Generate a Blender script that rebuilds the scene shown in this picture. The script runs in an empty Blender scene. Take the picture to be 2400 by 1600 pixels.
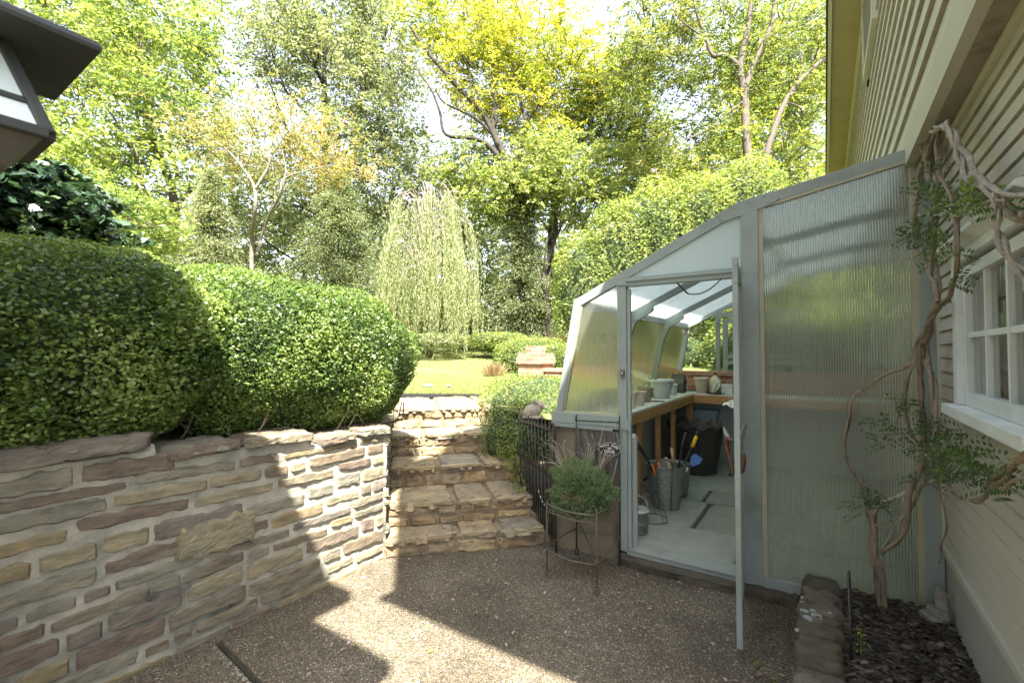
import bpy, math, random
import numpy as np
from mathutils import Vector, Matrix, noise
R = math.radians
random.seed(7); RNG = np.random.default_rng(7)
scene = bpy.context.scene
COL = scene.collection
# ---------------------------------------------------------------- camera
F = 1093.0; CX = 1200.0; CY = 800.0
PITCH = math.atan(29.0 / F)
YAW = math.atan(733.0 / F)
HC = 1.5
cd = bpy.data.cameras.new("camera"); cam = bpy.data.objects.new("camera", cd); COL.objects.link(cam)
cam.location = (0, 0, HC); cam.rotation_euler = (R(90) + PITCH, 0, YAW)
cd.sensor_width = 36.0; cd.lens = 36.0 * F / 2400.0
cd.clip_start = 0.02; cd.clip_end = 800
cd.dof.use_dof = True; cd.dof.focus_distance = 4.5; cd.dof.aperture_fstop = 5.6
scene.camera = cam
# ---------------------------------------------------------------- light
SUN = Vector((0.46, -0.44, 1.0)).normalized()
world = bpy.data.worlds.new("World"); scene.world = world; world.use_nodes = True
wn = world.node_tree.nodes; wl = world.node_tree.links
bg = wn["Background"]; sky = wn.new("ShaderNodeTexSky"); sky.sky_type = 'NISHITA'; sky.sun_disc = False
sky.sun_elevation = math.asin(SUN.z); sky.sun_rotation = math.atan2(SUN.x, SUN.y)
sky.air_density = 1.0; sky.dust_density = 3.0; sky.ozone_density = 1.0
hs = wn.new('ShaderNodeHueSaturation'); hs.inputs['Saturation'].default_value = .50; wl.new(sky.outputs[0], hs.inputs['Color']); wl.new(hs.outputs[0], bg.inputs[0]); bg.inputs[1].default_value = 0.105
sd = bpy.data.lights.new("sun", 'SUN'); sun = bpy.data.objects.new("sun", sd); COL.objects.link(sun)
sd.energy = 5.0; sd.angle = R(0.55); sd.color = (1.0, 0.945, 0.84)
sun.rotation_euler = SUN.to_track_quat('Z', 'Y').to_euler()
scene.view_settings.view_transform = 'Standard'; scene.view_settings.look = 'None'
scene.view_settings.exposure = 2.65; scene.view_settings.gamma = 1.0
scene.render.engine = 'CYCLES'
cy = scene.cycles
cy.use_denoising = True; cy.max_bounces = 10; cy.diffuse_bounces = 4; cy.glossy_bounces = 3
cy.transmission_bounces = 8; cy.transparent_max_bounces = 8; cy.sample_clamp_indirect = 6.0
cy.caustics_reflective = False; cy.caustics_refractive = True; cy.blur_glossy = 0.5

# ---------------------------------------------------------------- picture <-> place
_cp, _sp = math.cos(PITCH), math.sin(PITCH)
FW = Vector((-math.sin(YAW), math.cos(YAW), 0)); RT = Vector((math.cos(YAW), math.sin(YAW), 0)); UP = Vector((0, 0, 1))
FWD = FW * _cp + UP * _sp; CUP = UP * _cp - FW * _sp
O = Vector((0, 0, HC))
def ray(px, py): return FWD + RT * ((px - CX) / F) - CUP * ((py - CY) / F)
def onX(px, py, X): d = ray(px, py); return O + d * (X / d.x)
def onY(px, py, Y): d = ray(px, py); return O + d * (Y / d.y)
def onZ(px, py, Z): d = ray(px, py); return O + d * ((Z - HC) / d.z)
def onT(px, py, t): d = ray(px, py); h = d.dot(FW); return O + d * (t / h)

# ---------------------------------------------------------------- mesh builder
class MB:
    def __init__(s): s.v = []; s.f = []
    def add(s, vs, fs):
        o = len(s.v); s.v.extend([tuple(p) for p in vs]); s.f.extend([tuple(i + o for i in f) for f in fs])
    def box(s, x0, x1, y0, y1, z0, z1):
        s.add([(x0,y0,z0),(x1,y0,z0),(x1,y1,z0),(x0,y1,z0),(x0,y0,z1),(x1,y0,z1),(x1,y1,z1),(x0,y1,z1)],
              [(0,3,2,1),(4,5,6,7),(0,1,5,4),(1,2,6,5),(2,3,7,6),(3,0,4,7)])
    def bar(s, p0, p1, w, d, side=(0,1,0)):
        """box from p0 to p1, width w across, depth d along side"""
        p0 = Vector(p0); p1 = Vector(p1); a = (p1 - p0).normalized(); sv = Vector(side)
        sv = (sv - a * sv.dot(a)).normalized(); u = a.cross(sv)
        vs = []
        for p in (p0, p1):
            for (i, j) in ((-1,-1),(1,-1),(1,1),(-1,1)): vs.append(p + u * (w / 2 * i) + sv * (d / 2 * j))
        s.add(vs, [(0,1,2,3),(7,6,5,4),(0,4,5,1),(1,5,6,2),(2,6,7,3),(3,7,4,0)])
    def prism(s, poly, off):
        """closed polygon (list of 3d points) pushed by off"""
        n = len(poly); off = Vector(off); a = [Vector(p) for p in poly]
        s.add(a + [p + off for p in a], [tuple(range(n))[::-1], tuple(range(n, 2 * n))] + [(i, (i + 1) % n, (i + 1) % n + n, i + n) for i in range(n)])
    def tube(s, pts, rad, n=8, caps=True, rough=0.0):
        pts = [Vector(p) for p in pts]; m = len(pts)
        if not hasattr(rad, '__len__'): rad = [rad] * m
        o = len(s.v); t0 = (pts[1] - pts[0]).normalized()
        ref = Vector((0, 0, 1)) if abs(t0.z) < .9 else Vector((1, 0, 0))
        nrm = (ref - t0 * ref.dot(t0)).normalized()
        for i, p in enumerate(pts):
            t = (pts[min(i + 1, m - 1)] - pts[max(i - 1, 0)])
            if t.length < 1e-9: t = t0
            t.normalize(); nrm = nrm - t * nrm.dot(t)
            if nrm.length < 1e-6: nrm = t.orthogonal()
            nrm.normalize(); b = t.cross(nrm)
            for k in range(n):
                an = 2 * math.pi * k / n; rr = rad[i]
                if rough: rr *= 1 + rough * (noise.noise(Vector((p.x * 9 + k * 1.7, p.y * 9, p.z * 5))) )
                s.v.append(tuple(p + nrm * (rr * math.cos(an)) + b * (rr * math.sin(an))))
        for i in range(m - 1):
            for k in range(n):
                k2 = (k + 1) % n; s.f.append((o + i * n + k, o + i * n + k2, o + (i + 1) * n + k2, o + (i + 1) * n + k))
        if caps:
            s.f.append(tuple(o + k for k in range(n))[::-1]); s.f.append(tuple(o + (m - 1) * n + k for k in range(n)))
    def lathe(s, prof, c=(0, 0, 0), n=32, fn=None):
        """prof: (r, z) list, revolved round c; fn(angle, r, z, i) -> (r, z)"""
        o = len(s.v); m = len(prof)
        for i, (r, z) in enumerate(prof):
            for k in range(n):
                an = 2 * math.pi * k / n; rr, zz = (r, z) if fn is None else fn(an, r, z, i)
                s.v.append((c[0] + rr * math.cos(an), c[1] + rr * math.sin(an), c[2] + zz))
        for i in range(m - 1):
            for k in range(n):
                k2 = (k + 1) % n; s.f.append((o + i * n + k, o + i * n + k2, o + (i + 1) * n + k2, o + (i + 1) * n + k))
        if prof[0][0] > 1e-5: s.f.append(tuple(o + k for k in range(n))[::-1])
        if prof[-1][0] > 1e-5: s.f.append(tuple(o + (m - 1) * n + k for k in range(n)))
    def blob(s, c, r, n=16, m=10, amp=0.15, fr=2.0, seed=0.0, flat=None, rot=0.0):
        o = len(s.v); c = Vector(c); cr, sr = math.cos(rot), math.sin(rot)
        for i in range(m + 1):
            th = math.pi * i / m
            for k in range(n):
                an = 2 * math.pi * k / n
                d = Vector((math.sin(th) * math.cos(an), math.sin(th) * math.sin(an), math.cos(th)))
                q = 1 + amp * noise.noise(d * fr + Vector((seed, seed * 1.7, -seed)))
                p = Vector((d.x * r[0] * q, d.y * r[1] * q, d.z * r[2] * q))
                s.v.append(tuple(c + Vector((p.x * cr - p.y * sr, p.x * sr + p.y * cr, p.z))))
        for i in range(m):
            for k in range(n):
                k2 = (k + 1) % n; s.f.append((o + i * n + k, o + (i + 1) * n + k, o + (i + 1) * n + k2, o + i * n + k2))
    def build(s, name, m, parent=None, smooth=False, bevel=0.0, **kw):
        me = bpy.data.meshes.new(name); me.from_pydata(s.v, [], s.f); me.update()
        if smooth: me.polygons.foreach_set("use_smooth", [True] * len(me.polygons))
        return link(name, me, m, parent, bevel, smooth, **kw)
def link(name, me, m, parent=None, bevel=0.0, smooth=False, **kw):
    ob = bpy.data.objects.new(name, me); COL.objects.link(ob)
    if m is not None: me.materials.append(m)
    if parent is not None:
        ob.parent = parent; bpy.context.view_layer.update() if False else None
        ob.matrix_parent_inverse = Matrix.Translation(-Vector(parent.location)) if parent.type == 'EMPTY' else Matrix.Identity(4)
    if bevel:
        b = ob.modifiers.new("bevel", 'BEVEL'); b.width = bevel; b.segments = 2; b.limit_method = 'ANGLE'
    for k, v in kw.items(): ob[k] = v
    return ob
def tag(o, label=None, cat=None, group=None, kind=None):
    if label: o['label'] = label
    if cat: o['category'] = cat
    if group: o['group'] = group
    if kind: o['kind'] = kind
    return o
def thing(name, loc, label, cat, group=None):
    e = bpy.data.objects.new(name, None); COL.objects.link(e); e.location = loc; e.empty_display_size = .1
    return tag(e, label, cat, group)
def smooth_path(pts, sub=6):
    P = [Vector(p) for p in pts]; out = []
    for i in range(len(P) - 1):
        p0 = P[max(i - 1, 0)]; p1 = P[i]; p2 = P[i + 1]; p3 = P[min(i + 2, len(P) - 1)]
        for k in range(sub):
            t = k / sub
            out.append(.5 * ((2 * p1) + (-p0 + p2) * t + (2 * p0 - 5 * p1 + 4 * p2 - p3) * t * t + (-p0 + 3 * p1 - 3 * p2 + p3) * t ** 3))
    out.append(P[-1]); return out
def taper(n, a, b): return [a + (b - a) * i / (n - 1) for i in range(n)]

# ---------------------------------------------------------------- materials
def new_mat(name):
    m = bpy.data.materials.new(name); m.use_nodes = True; nt = m.node_tree
    return m, nt, nt.nodes, nt.links, nt.nodes["Principled BSDF"]
def ramp(N, cols, interp='LINEAR'):
    r = N.new("ShaderNodeValToRGB"); e = r.color_ramp.elements; r.color_ramp.interpolation = interp
    e[0].position, e[0].color = cols[0][0], (*cols[0][1], 1)
    e[1].position, e[1].color = cols[-1][0], (*cols[-1][1], 1)
    for p, c in cols[1:-1]:
        x = e.new(p); x.color = (*c, 1)
    return r
def mapping(N, L, scale=(1, 1, 1), coord='Object'):
    tc = N.new("ShaderNodeTexCoord"); mp = N.new("ShaderNodeMapping"); mp.inputs['Scale'].default_value = scale
    L.new(tc.outputs[coord], mp.inputs[0]); return mp.outputs[0]
def noise_tex(N, L, vec, scale, detail=6, rough=.6):
    n = N.new("ShaderNodeTexNoise"); n.inputs['Scale'].default_value = scale; n.inputs['Detail'].default_value = detail
    n.inputs['Roughness'].default_value = rough; L.new(vec, n.inputs['Vector']); return n
def bump(N, L, h, strength, dist=.01, prev=None):
    b = N.new("ShaderNodeBump"); b.inputs['Strength'].default_value = strength; b.inputs['Distance'].default_value = dist
    L.new(h, b.inputs['Height'])
    if prev is not None: L.new(prev, b.inputs['Normal'])
    return b.outputs[0]
def mix_rgb(N, L, fac, a, b, mode='MIX'):
    m = N.new("ShaderNodeMix"); m.data_type = 'RGBA'; m.blend_type = mode
    for sock, val in ((m.inputs[0], fac), (m.inputs[6], a), (m.inputs[7], b)):
        if isinstance(val, (int, float)): sock.default_value = val
        elif isinstance(val, tuple): sock.default_value = (*val, 1)
        else: L.new(val, sock)
    return m.outputs[2]
def surf(name, cols, scale=6, rough=.7, bmp=.3, bdist=.004, bscale=None, metal=0.0, stretch=(1,1,1), spec=.5, detail=8, extra=None):
    """noise-mottled solid surface"""
    m, nt, N, L, P = new_mat(name)
    v = mapping(N, L, stretch)
    n = noise_tex(N, L, v, scale, detail)
    k = len(cols)
    r = ramp(N, [(.3 + .4 * i / (k - 1), c) for i, c in enumerate(cols)]); L.new(n.outputs[0], r.inputs[0])
    L.new(r.outputs[0], P.inputs['Base Color'])
    P.inputs['Roughness'].default_value = rough; P.inputs['Metallic'].default_value = metal
    P.inputs['Specular IOR Level'].default_value = spec
    if bmp:
        n2 = noise_tex(N, L, v, bscale or scale * 5, 8); L.new(bump(N, L, n2.outputs[0], bmp, bdist), P.inputs['Normal'])
    return m
def leaf_mat(name, cols, trans=.4, gloss=.35, rough=.45):
    m = bpy.data.materials.new(name); m.use_nodes = True; nt = m.node_tree; N = nt.nodes; L = nt.links; N.clear()
    cols = [(min(.7, c[0] * .96 + .003), c[1] * .86, c[2] * 1.25 + .006) for c in cols]
    at = N.new("ShaderNodeAttribute"); at.attribute_name = "rnd"
    k = len(cols); r = ramp(N, [(i / (k - 1), c) for i, c in enumerate(cols)]); L.new(at.outputs['Fac'], r.inputs[0])
    P = N.new("ShaderNodeBsdfPrincipled"); P.inputs['Roughness'].default_value = rough; P.inputs['Specular IOR Level'].default_value = gloss
    L.new(r.outputs[0], P.inputs['Base Color'])
    T = N.new("ShaderNodeBsdfTranslucent")
    c2 = mix_rgb(N, L, 1.0, r.outputs[0], (1.0, 1.0, .6), 'MULTIPLY'); sc_ = mix_rgb(N, L, 1.0, c2, (1.5, 1.5, 1.5), 'MULTIPLY'); L.new(sc_, T.inputs[0])
    mx = N.new("ShaderNodeMixShader"); mx.inputs[0].default_value = trans
    L.new(P.outputs[0], mx.inputs[1]); L.new(T.outputs[0], mx.inputs[2])
    o = N.new("ShaderNodeOutputMaterial"); L.new(mx.outputs[0], o.inputs[0]); return m
def glassy(name, milk=.2, rough=.1, ior=1.15, col=(.9, .95, .93), milkcol=(.8, .86, .86), web=0):
    """translucent greenhouse sheet: refraction + some milky scattering"""
    m = bpy.data.materials.new(name); m.use_nodes = True; nt = m.node_tree; N = nt.nodes; L = nt.links; N.clear()
    G = N.new("ShaderNodeBsdfGlass"); G.inputs['Roughness'].default_value = rough; G.inputs['IOR'].default_value = ior; G.inputs[0].default_value = (*col, 1)
    T = N.new("ShaderNodeBsdfTranslucent"); T.inputs[0].default_value = (*milkcol, 1)
    D = N.new("ShaderNodeBsdfDiffuse"); D.inputs[0].default_value = (*milkcol, 1)
    a = N.new("ShaderNodeMixShader"); a.inputs[0].default_value = .35; L.new(T.outputs[0], a.inputs[1]); L.new(D.outputs[0], a.inputs[2])
    v = mapping(N, L, (1, 1, 1)); n = noise_tex(N, L, v, 2.2, 6)
    mr = N.new("ShaderNodeMapRange"); mr.inputs[1].default_value = .3; mr.inputs[2].default_value = .7
    mr.inputs[3].default_value = milk * .7; mr.inputs[4].default_value = min(1, milk * 1.3); L.new(n.outputs[0], mr.inputs[0])
    if web:      # the upright walls inside a twin-wall sheet
        sx = N.new("ShaderNodeSeparateXYZ"); L.new(v, sx.inputs[0]); ads = N.new("ShaderNodeMath"); ads.operation = 'ADD'; L.new(sx.outputs[0], ads.inputs[0]); L.new(sx.outputs[1], ads.inputs[1])
        q1 = N.new("ShaderNodeMath"); q1.operation = 'PINGPONG'; q1.inputs[1].default_value = web / 2; L.new(ads.outputs[0], q1.inputs[0])
        q2 = N.new("ShaderNodeMath"); q2.operation = 'LESS_THAN'; q2.inputs[1].default_value = web * .16; L.new(q1.outputs[0], q2.inputs[0])
        q3 = N.new("ShaderNodeMath"); q3.operation = 'MULTIPLY_ADD'; q3.inputs[1].default_value = .18; L.new(q2.outputs[0], q3.inputs[0]); L.new(mr.outputs[0], q3.inputs[2]); mr = q3
    b = N.new("ShaderNodeMixShader"); L.new(mr.outputs[0], b.inputs[0]); L.new(G.outputs[0], b.inputs[1]); L.new(a.outputs[0], b.inputs[2])
    o = N.new("ShaderNodeOutputMaterial"); L.new(b.outputs[0], o.inputs[0]); return m

M = {}
M['frame'] = surf('greenhouse_paint', [(.15,.175,.16),(.24,.28,.265),(.265,.31,.295)], 2.2, .42, .12, .002)
M['frame_trim'] = surf('tan_glazing_bead', [(.30,.285,.19),(.40,.38,.27)], 4, .5, .1)
M['white'] = surf('white_paint', [(.50,.55,.53),(.66,.69,.66)], 5, .45, .1, .002)
M['dark_iron'] = surf('black_iron', [(.012,.012,.013),(.03,.028,.027)], 20, .38, .3, .002)
M['rust_iron'] = surf('rusty_iron', [(.05,.04,.032),(.11,.085,.06),(.07,.06,.05)], 25, .6, .4, .002)
M['foundation'] = surf('painted_foundation', [(.30,.31,.26),(.36,.36,.31),(.33,.34,.29)], 1.6, .8, .25, .004, 30)
M['soffit'] = surf('tan_soffit', [(.30,.24,.12),(.36,.29,.15),(.33,.265,.14)], 1.8, .7, .15, .003, 25)
M['ledge'] = surf('peeling_tan_ledge', [(.13,.10,.08),(.25,.215,.17),(.29,.255,.21)], 9, .8, .4, .004, 40)
M['cream_trim'] = surf('cream_trim', [(.46,.44,.31),(.54,.51,.38)], 4, .6, .1)
M['roof_dark'] = surf('dark_drip_edge', [(.03,.022,.016),(.06,.045,.03)], 30, .8, .5)
M['concrete'] = surf('stained_concrete', [(.075,.065,.042),(.15,.128,.082),(.205,.178,.118)], 2.6, .9, .5, .008, 35)
M['wood_dark'] = surf('weathered_dark_boards', [(.045,.037,.03),(.10,.085,.07),(.16,.14,.12)], 5, .85, .5, .004, 30, stretch=(9, 9, .7))
M['wood'] = surf('new_lumber', [(.30,.15,.05),(.42,.23,.085),(.36,.19,.065)], 3, .6, .2, .002, 20, stretch=(6, 1, 6))
M['panel_grey'] = surf('grey_wall_panel', [(.27,.30,.29),(.33,.36,.345)], 2, .8, .15, .003)
M['flag_joint'] = surf('dark_joint_sand', [(.035,.037,.033),(.08,.08,.07)], 20, .9, .5)
M['galv'] = surf('galvanised_steel', [(.14,.165,.15),(.24,.27,.25),(.19,.215,.20)], 14, .5, .25, .002, metal=.55)
M['galv_light'] = surf('bright_galvanised', [(.45,.50,.48),(.62,.66,.64)], 14, .45, .2, .002, metal=.4)
M['pot_dark'] = surf('dark_plastic_pot', [(.022,.022,.021),(.045,.042,.04),(.032,.03,.029)], 6, .55, .35, .003, 20, stretch=(3, 3, .5))
M['terracotta'] = surf('limed_terracotta', [(.38,.33,.25),(.55,.50,.41),(.47,.41,.32)], 7, .9, .3, .003)
M['pot_brown'] = surf('mossy_brown_pot', [(.14,.11,.075),(.30,.25,.18),(.22,.19,.14)], 9, .9, .5, .004)
M['pot_white'] = surf('pale_glazed_pot', [(.46,.51,.50),(.60,.64,.62)], 4, .35, .1, .002)
M['slate'] = surf('slate_grey_paint', [(.045,.052,.054),(.08,.09,.09)], 8, .7, .3)
M['blue_metal'] = surf('blue_grey_metal', [(.20,.27,.31),(.30,.37,.41)], 5, .5, .15)
M['handle_wood'] = surf('pale_wood_handle', [(.52,.38,.22),(.64,.50,.32)], 8, .5, .15, .002, stretch=(1,1,6))
M['leather'] = surf('brown_handle', [(.09,.032,.02),(.15,.055,.035)], 12, .5, .2)
M['steel'] = surf('dull_steel', [(.20,.20,.19),(.36,.36,.34)], 20, .35, .15, metal=.8)
M['yellow'] = surf('yellow_grip', [(.75,.50,.01),(.82,.58,.02)], 8, .5, .1)
M['orange'] = surf('orange_grip', [(.75,.22,.02),(.85,.28,.03)], 8, .5, .1)
M['blue'] = surf('blue_plastic', [(.10,.20,.55),(.14,.26,.66)], 8, .45, .1)
M['black_plastic'] = surf('black_plastic', [(.012,.012,.013),(.022,.022,.024)], 10, .4, .1)
M['lantern'] = surf('dark_bronze_lantern', [(.016,.019,.019),(.030,.034,.034)], 6, .6, .15)
M['lantern_tan'] = surf('bronze_lantern_base', [(.035,.033,.030),(.07,.065,.055)], 6, .6, .15)
M['opal'] = surf('opal_lantern_glass', [(.62,.70,.74),(.70,.77,.80)], 3, .25, 0)
M['rock'] = surf('grey_rock', [(.09,.085,.07),(.20,.19,.16),(.14,.13,.11)], 9, .9, .6, .01, 30)
M['statue'] = surf('weathered_cast_stone', [(.16,.13,.10),(.32,.28,.22),(.25,.21,.17)], 14, .9, .5, .003, 50)
M['cloth'] = surf('grey_curtain', [(.10,.10,.095),(.22,.22,.21),(.15,.15,.14)], 3, .9, .2, stretch=(1,14,.3))
M['dark_room'] = surf('dark_room', [(.02,.02,.018),(.05,.048,.042)], 3, .9, 0)
M['coco'] = surf('coco_liner', [(.035,.026,.014),(.10,.075,.04)], 30, .95, .9, .01, 60)
M['drain'] = surf('drain_channel', [(.012,.012,.009),(.05,.05,.035)], 10, .7, .3)
def bark_mat(name, cols, sc=10):
    return surf(name, cols, sc, .9, .9, .02, sc * 2.5, stretch=(3, 3, .6))
M['bark'] = bark_mat('grey_brown_bark', [(.05,.042,.032),(.12,.10,.078),(.08,.066,.052)], 6)
M['bark_dark'] = bark_mat('dark_bark', [(.022,.018,.013),(.055,.045,.033)], 6)
M['bark_pale'] = bark_mat('pale_bark', [(.12,.105,.08),(.22,.19,.155)], 8)
M['vine'] = surf('wisteria_bark', [(.09,.065,.043),(.28,.23,.16),(.19,.15,.10)], 14, .9, .9, .012, 45, stretch=(2.5, 2.5, .5))
M['vine_pale'] = surf('pale_vine_bark', [(.24,.21,.16),(.44,.40,.33)], 12, .9, .8, .01, 45, stretch=(2.5, 2.5, .5))

def clap_mat(name, base, dirt):
    m, nt, N, L, P = new_mat(name); v = mapping(N, L)
    n = noise_tex(N, L, v, 1.1, 8, .65); v2 = mapping(N, L, (1, .5, 9)); n2 = noise_tex(N, L, v2, 3, 6)
    r = ramp(N, [(.38, dirt), (.60, base)]); L.new(n.outputs[0], r.inputs[0])
    c = mix_rgb(N, L, .35, r.outputs[0], mix_rgb(N, L, n2.outputs[0], dirt, base)); L.new(c, P.inputs['Base Color'])
    P.inputs['Roughness'].default_value = .55
    L.new(bump(N, L, n2.outputs[0], .15, .002), P.inputs['Normal']); return m
M['clap'] = clap_mat('cream_clapboard', (.48,.475,.40), (.44,.42,.33))
M['clap_low'] = clap_mat('pale_clapboard', (.46,.445,.375), (.40,.38,.30))
M['clap_shade_dirt'] = surf('shaded_mildew_edge', [(.31,.27,.19),(.46,.42,.33)], 9, .9, .2)  # lap shadow painted into the colour, together with brown mildew lines

# rubble stone: colour by piece + cracks, lichen
def stone_mat(name, cols, dirt=.45):
    m, nt, N, L, P = new_mat(name); v = mapping(N, L)
    at = N.new("ShaderNodeAttribute"); at.attribute_name = "rnd"
    k = len(cols); r = ramp(N, [(i / k, c) for i, c in enumerate(cols)], 'CONSTANT'); L.new(at.outputs['Fac'], r.inputs[0])
    vs = mapping(N, L, (1, 1, 4)); n1 = noise_tex(N, L, vs, 7, 10, .7)
    r1 = ramp(N, [(.33, (.50,.49,.47)), (.50, (.86, .88, .86)), (.70, (1.30,1.24,1.10))] if dirt > .2 else [(.3, (.80,.80,.80)), (.5, (1, 1, 1)), (.7, (1.12,1.1,1.05))]); L.new(n1.outputs[0], r1.inputs[0])
    c = mix_rgb(N, L, 1.0, r.outputs[0], r1.outputs[0], 'MULTIPLY')
    n3 = noise_tex(N, L, v, 2.3, 8, .7); r3 = ramp(N, [(.56, (0,0,0)), (.66, (1,1,1))]); L.new(n3.outputs[0], r3.inputs[0])
    m3 = N.new("ShaderNodeMath"); m3.operation = 'MULTIPLY'; m3.inputs[1].default_value = dirt; L.new(r3.outputs[0], m3.inputs[0])
    c = mix_rgb(N, L, m3.outputs[0], c, (.20,.20,.15)); L.new(c, P.inputs['Base Color'])
    P.inputs['Roughness'].default_value = .85
    n4 = noise_tex(N, L, vs, 16, 12, .75); n5 = noise_tex(N, L, v, 70, 6, .6)
    b = bump(N, L, n4.outputs[0], .5, .012); b = bump(N, L, n5.outputs[0], .5, .003, b); L.new(b, P.inputs['Normal']); return m
M['stone'] = stone_mat('rubble_sandstone', [(.165,.13,.09),(.195,.165,.115),(.15,.118,.09),(.19,.178,.14),(.225,.18,.105),(.16,.138,.115),(.21,.195,.15),(.155,.115,.09),(.18,.152,.112),(.245,.21,.14)])
M['step_stone'] = stone_mat('step_sandstone', [(.26,.185,.105),(.33,.24,.135),(.22,.165,.105),(.37,.28,.155),(.28,.22,.145)])
M['tread'] = stone_mat('tread_slabs', [(.27,.215,.14),(.32,.255,.16),(.23,.20,.15),(.30,.23,.135)])
M['flag'] = stone_mat('bluestone_flags', [(.25,.275,.25),(.22,.235,.21),(.28,.30,.265),(.24,.25,.215)], .12)
M['mossy'] = stone_mat('mossy_dark_stone', [(.085,.072,.05),(.11,.10,.075),(.07,.065,.048),(.13,.11,.085)])
def mortar_mat():
    m, nt, N, L, P = new_mat('mortar'); v = mapping(N, L)
    n = noise_tex(N, L, v, 2.0, 10, .65); r = ramp(N, [(.32, (.05,.052,.045)), (.45, (.24,.235,.195)), (.64, (.43,.41,.335))]); L.new(n.outputs[0], r.inputs[0])
    L.new(r.outputs[0], P.inputs['Base Color']); P.inputs['Roughness'].default_value = .95
    n2 = noise_tex(N, L, v, 14, 10, .7); L.new(bump(N, L, n2.outputs[0], .8, .02), P.inputs['Normal']); return m
M['mortar'] = mortar_mat()
def aggregate_mat():
    m, nt, N, L, P = new_mat('exposed_aggregate'); v = mapping(N, L)
    vo = N.new("ShaderNodeTexVoronoi"); vo.inputs['Scale'].default_value = 135; L.new(v, vo.inputs['Vector'])
    vo.inputs['Randomness'].default_value = 1
    sep = N.new("ShaderNodeSeparateColor"); L.new(vo.outputs['Color'], sep.inputs[0])
    r = ramp(N, [(0, (.12,.105,.075)), (.22, (.205,.18,.13)), (.5, (.285,.245,.175)), (.74, (.23,.21,.165)), (.90, (.42,.36,.27)), (.965, (.66,.61,.52))], 'CONSTANT')
    L.new(sep.outputs[0], r.inputs[0])
    rd = ramp(N, [(.18, (1,1,1)), (.5, (.35,.32,.28))]); 
    L.new(vo.outputs['Distance'], rd.inputs[0])
    c = mix_rgb(N, L, .85, r.outputs[0], rd.outputs[0], 'MULTIPLY')
    n = noise_tex(N, L, v, 1.3, 8, .65); rn = ramp(N, [(.36, (.50,.47,.43)), (.5, (.85,.83,.8)), (.64, (1.15,1.15,1.15))]); L.new(n.outputs[0], rn.inputs[0])
    c = mix_rgb(N, L, 1.0, c, rn.outputs[0], 'MULTIPLY'); L.new(c, P.inputs['Base Color'])
    P.inputs['Roughness'].default_value = .75
    inv = N.new("ShaderNodeMath"); inv.operation = 'SUBTRACT'; inv.inputs[0].default_value = 1; L.new(vo.outputs['Distance'], inv.inputs[1])
    L.new(bump(N, L, inv.outputs[0], .8, .006), P.inputs['Normal']); return m
M['aggregate'] = aggregate_mat()
def lawn_mat():
    m, nt, N, L, P = new_mat('lawn'); v = mapping(N, L)
    n = noise_tex(N, L, v, .8, 8, .7); r = ramp(N, [(.3, (.09,.12,.03)), (.5, (.155,.19,.05)), (.7, (.24,.26,.09))]); L.new(n.outputs[0], r.inputs[0])
    n2 = noise_tex(N, L, v, 30, 6, .7); c = mix_rgb(N, L, n2.outputs[0], (.12,.12,.05), r.outputs[0]); L.new(c, P.inputs['Base Color'])
    P.inputs['Roughness'].default_value = .95; L.new(bump(N, L, n2.outputs[0], .8, .03), P.inputs['Normal']); return m
M['lawn'] = lawn_mat()
M['soil'] = surf('dark_soil', [(.03,.022,.015),(.07,.052,.036)], 20, .95, .8, .02, 40)
def brick_mat():
    m, nt, N, L, P = new_mat('pale_brick')
    tc = N.new("ShaderNodeTexCoord"); sx = N.new("ShaderNodeSeparateXYZ"); L.new(tc.outputs['Object'], sx.inputs[0])
    ad = N.new("ShaderNodeMath"); ad.operation = 'ADD'; L.new(sx.outputs[0], ad.inputs[0]); L.new(sx.outputs[1], ad.inputs[1])
    cb = N.new("ShaderNodeCombineXYZ"); L.new(ad.outputs[0], cb.inputs[0]); L.new(sx.outputs[2], cb.inputs[1])
    b = N.new("ShaderNodeTexBrick"); L.new(cb.outputs[0], b.inputs['Vector']); b.inputs['Scale'].default_value = 1
    b.inputs['Brick Width'].default_value = .2; b.inputs['Row Height'].default_value = .072; b.inputs['Mortar Size'].default_value = .006
    b.inputs[1].default_value = (.25,.105,.065,1); b.inputs[2].default_value = (.36,.20,.14,1); b.inputs[3].default_value = (.33,.29,.24,1)
    n = noise_tex(N, L, tc.outputs['Object'], 6, 6); c = mix_rgb(N, L, .35, b.outputs[0], n.outputs[0], 'OVERLAY'); L.new(c, P.inputs['Base Color'])
    P.inputs['Roughness'].default_value = .9
    L.new(bump(N, L, b.outputs['Fac'], -.6, .006), P.inputs['Normal']); return m
M['brick'] = brick_mat()
M['twin'] = glassy('fluted_polycarbonate', .15, .10, 1.16, (.92,.92,.89), (.68,.69,.64), web=.0125)
M['side'] = glassy('glow_tinted_side_glazing', .07, .22, 1.08, (1.0,.98,.74), (.86,.86,.55))  # yellow tint imitates the glow of sunlit greenery behind the sheet
M['roofp'] = glassy('milky_roof_glazing', .92, .4, 1.1, (.9,.95,.95), (.80,.87,.88))
M['clear'] = glassy('clear_glazing', .04, .01, 1.02, (.92,.95,.93), (.7,.75,.72))
def window_glass():
    m, nt, N, L, P = new_mat('window_glass'); P.inputs['Base Color'].default_value = (.95,.97,.96,1)
    P.inputs['Transmission Weight'].default_value = 1; P.inputs['IOR'].default_value = 1.45; P.inputs['Roughness'].default_value = .01; return m
M['pane'] = window_glass()
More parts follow.
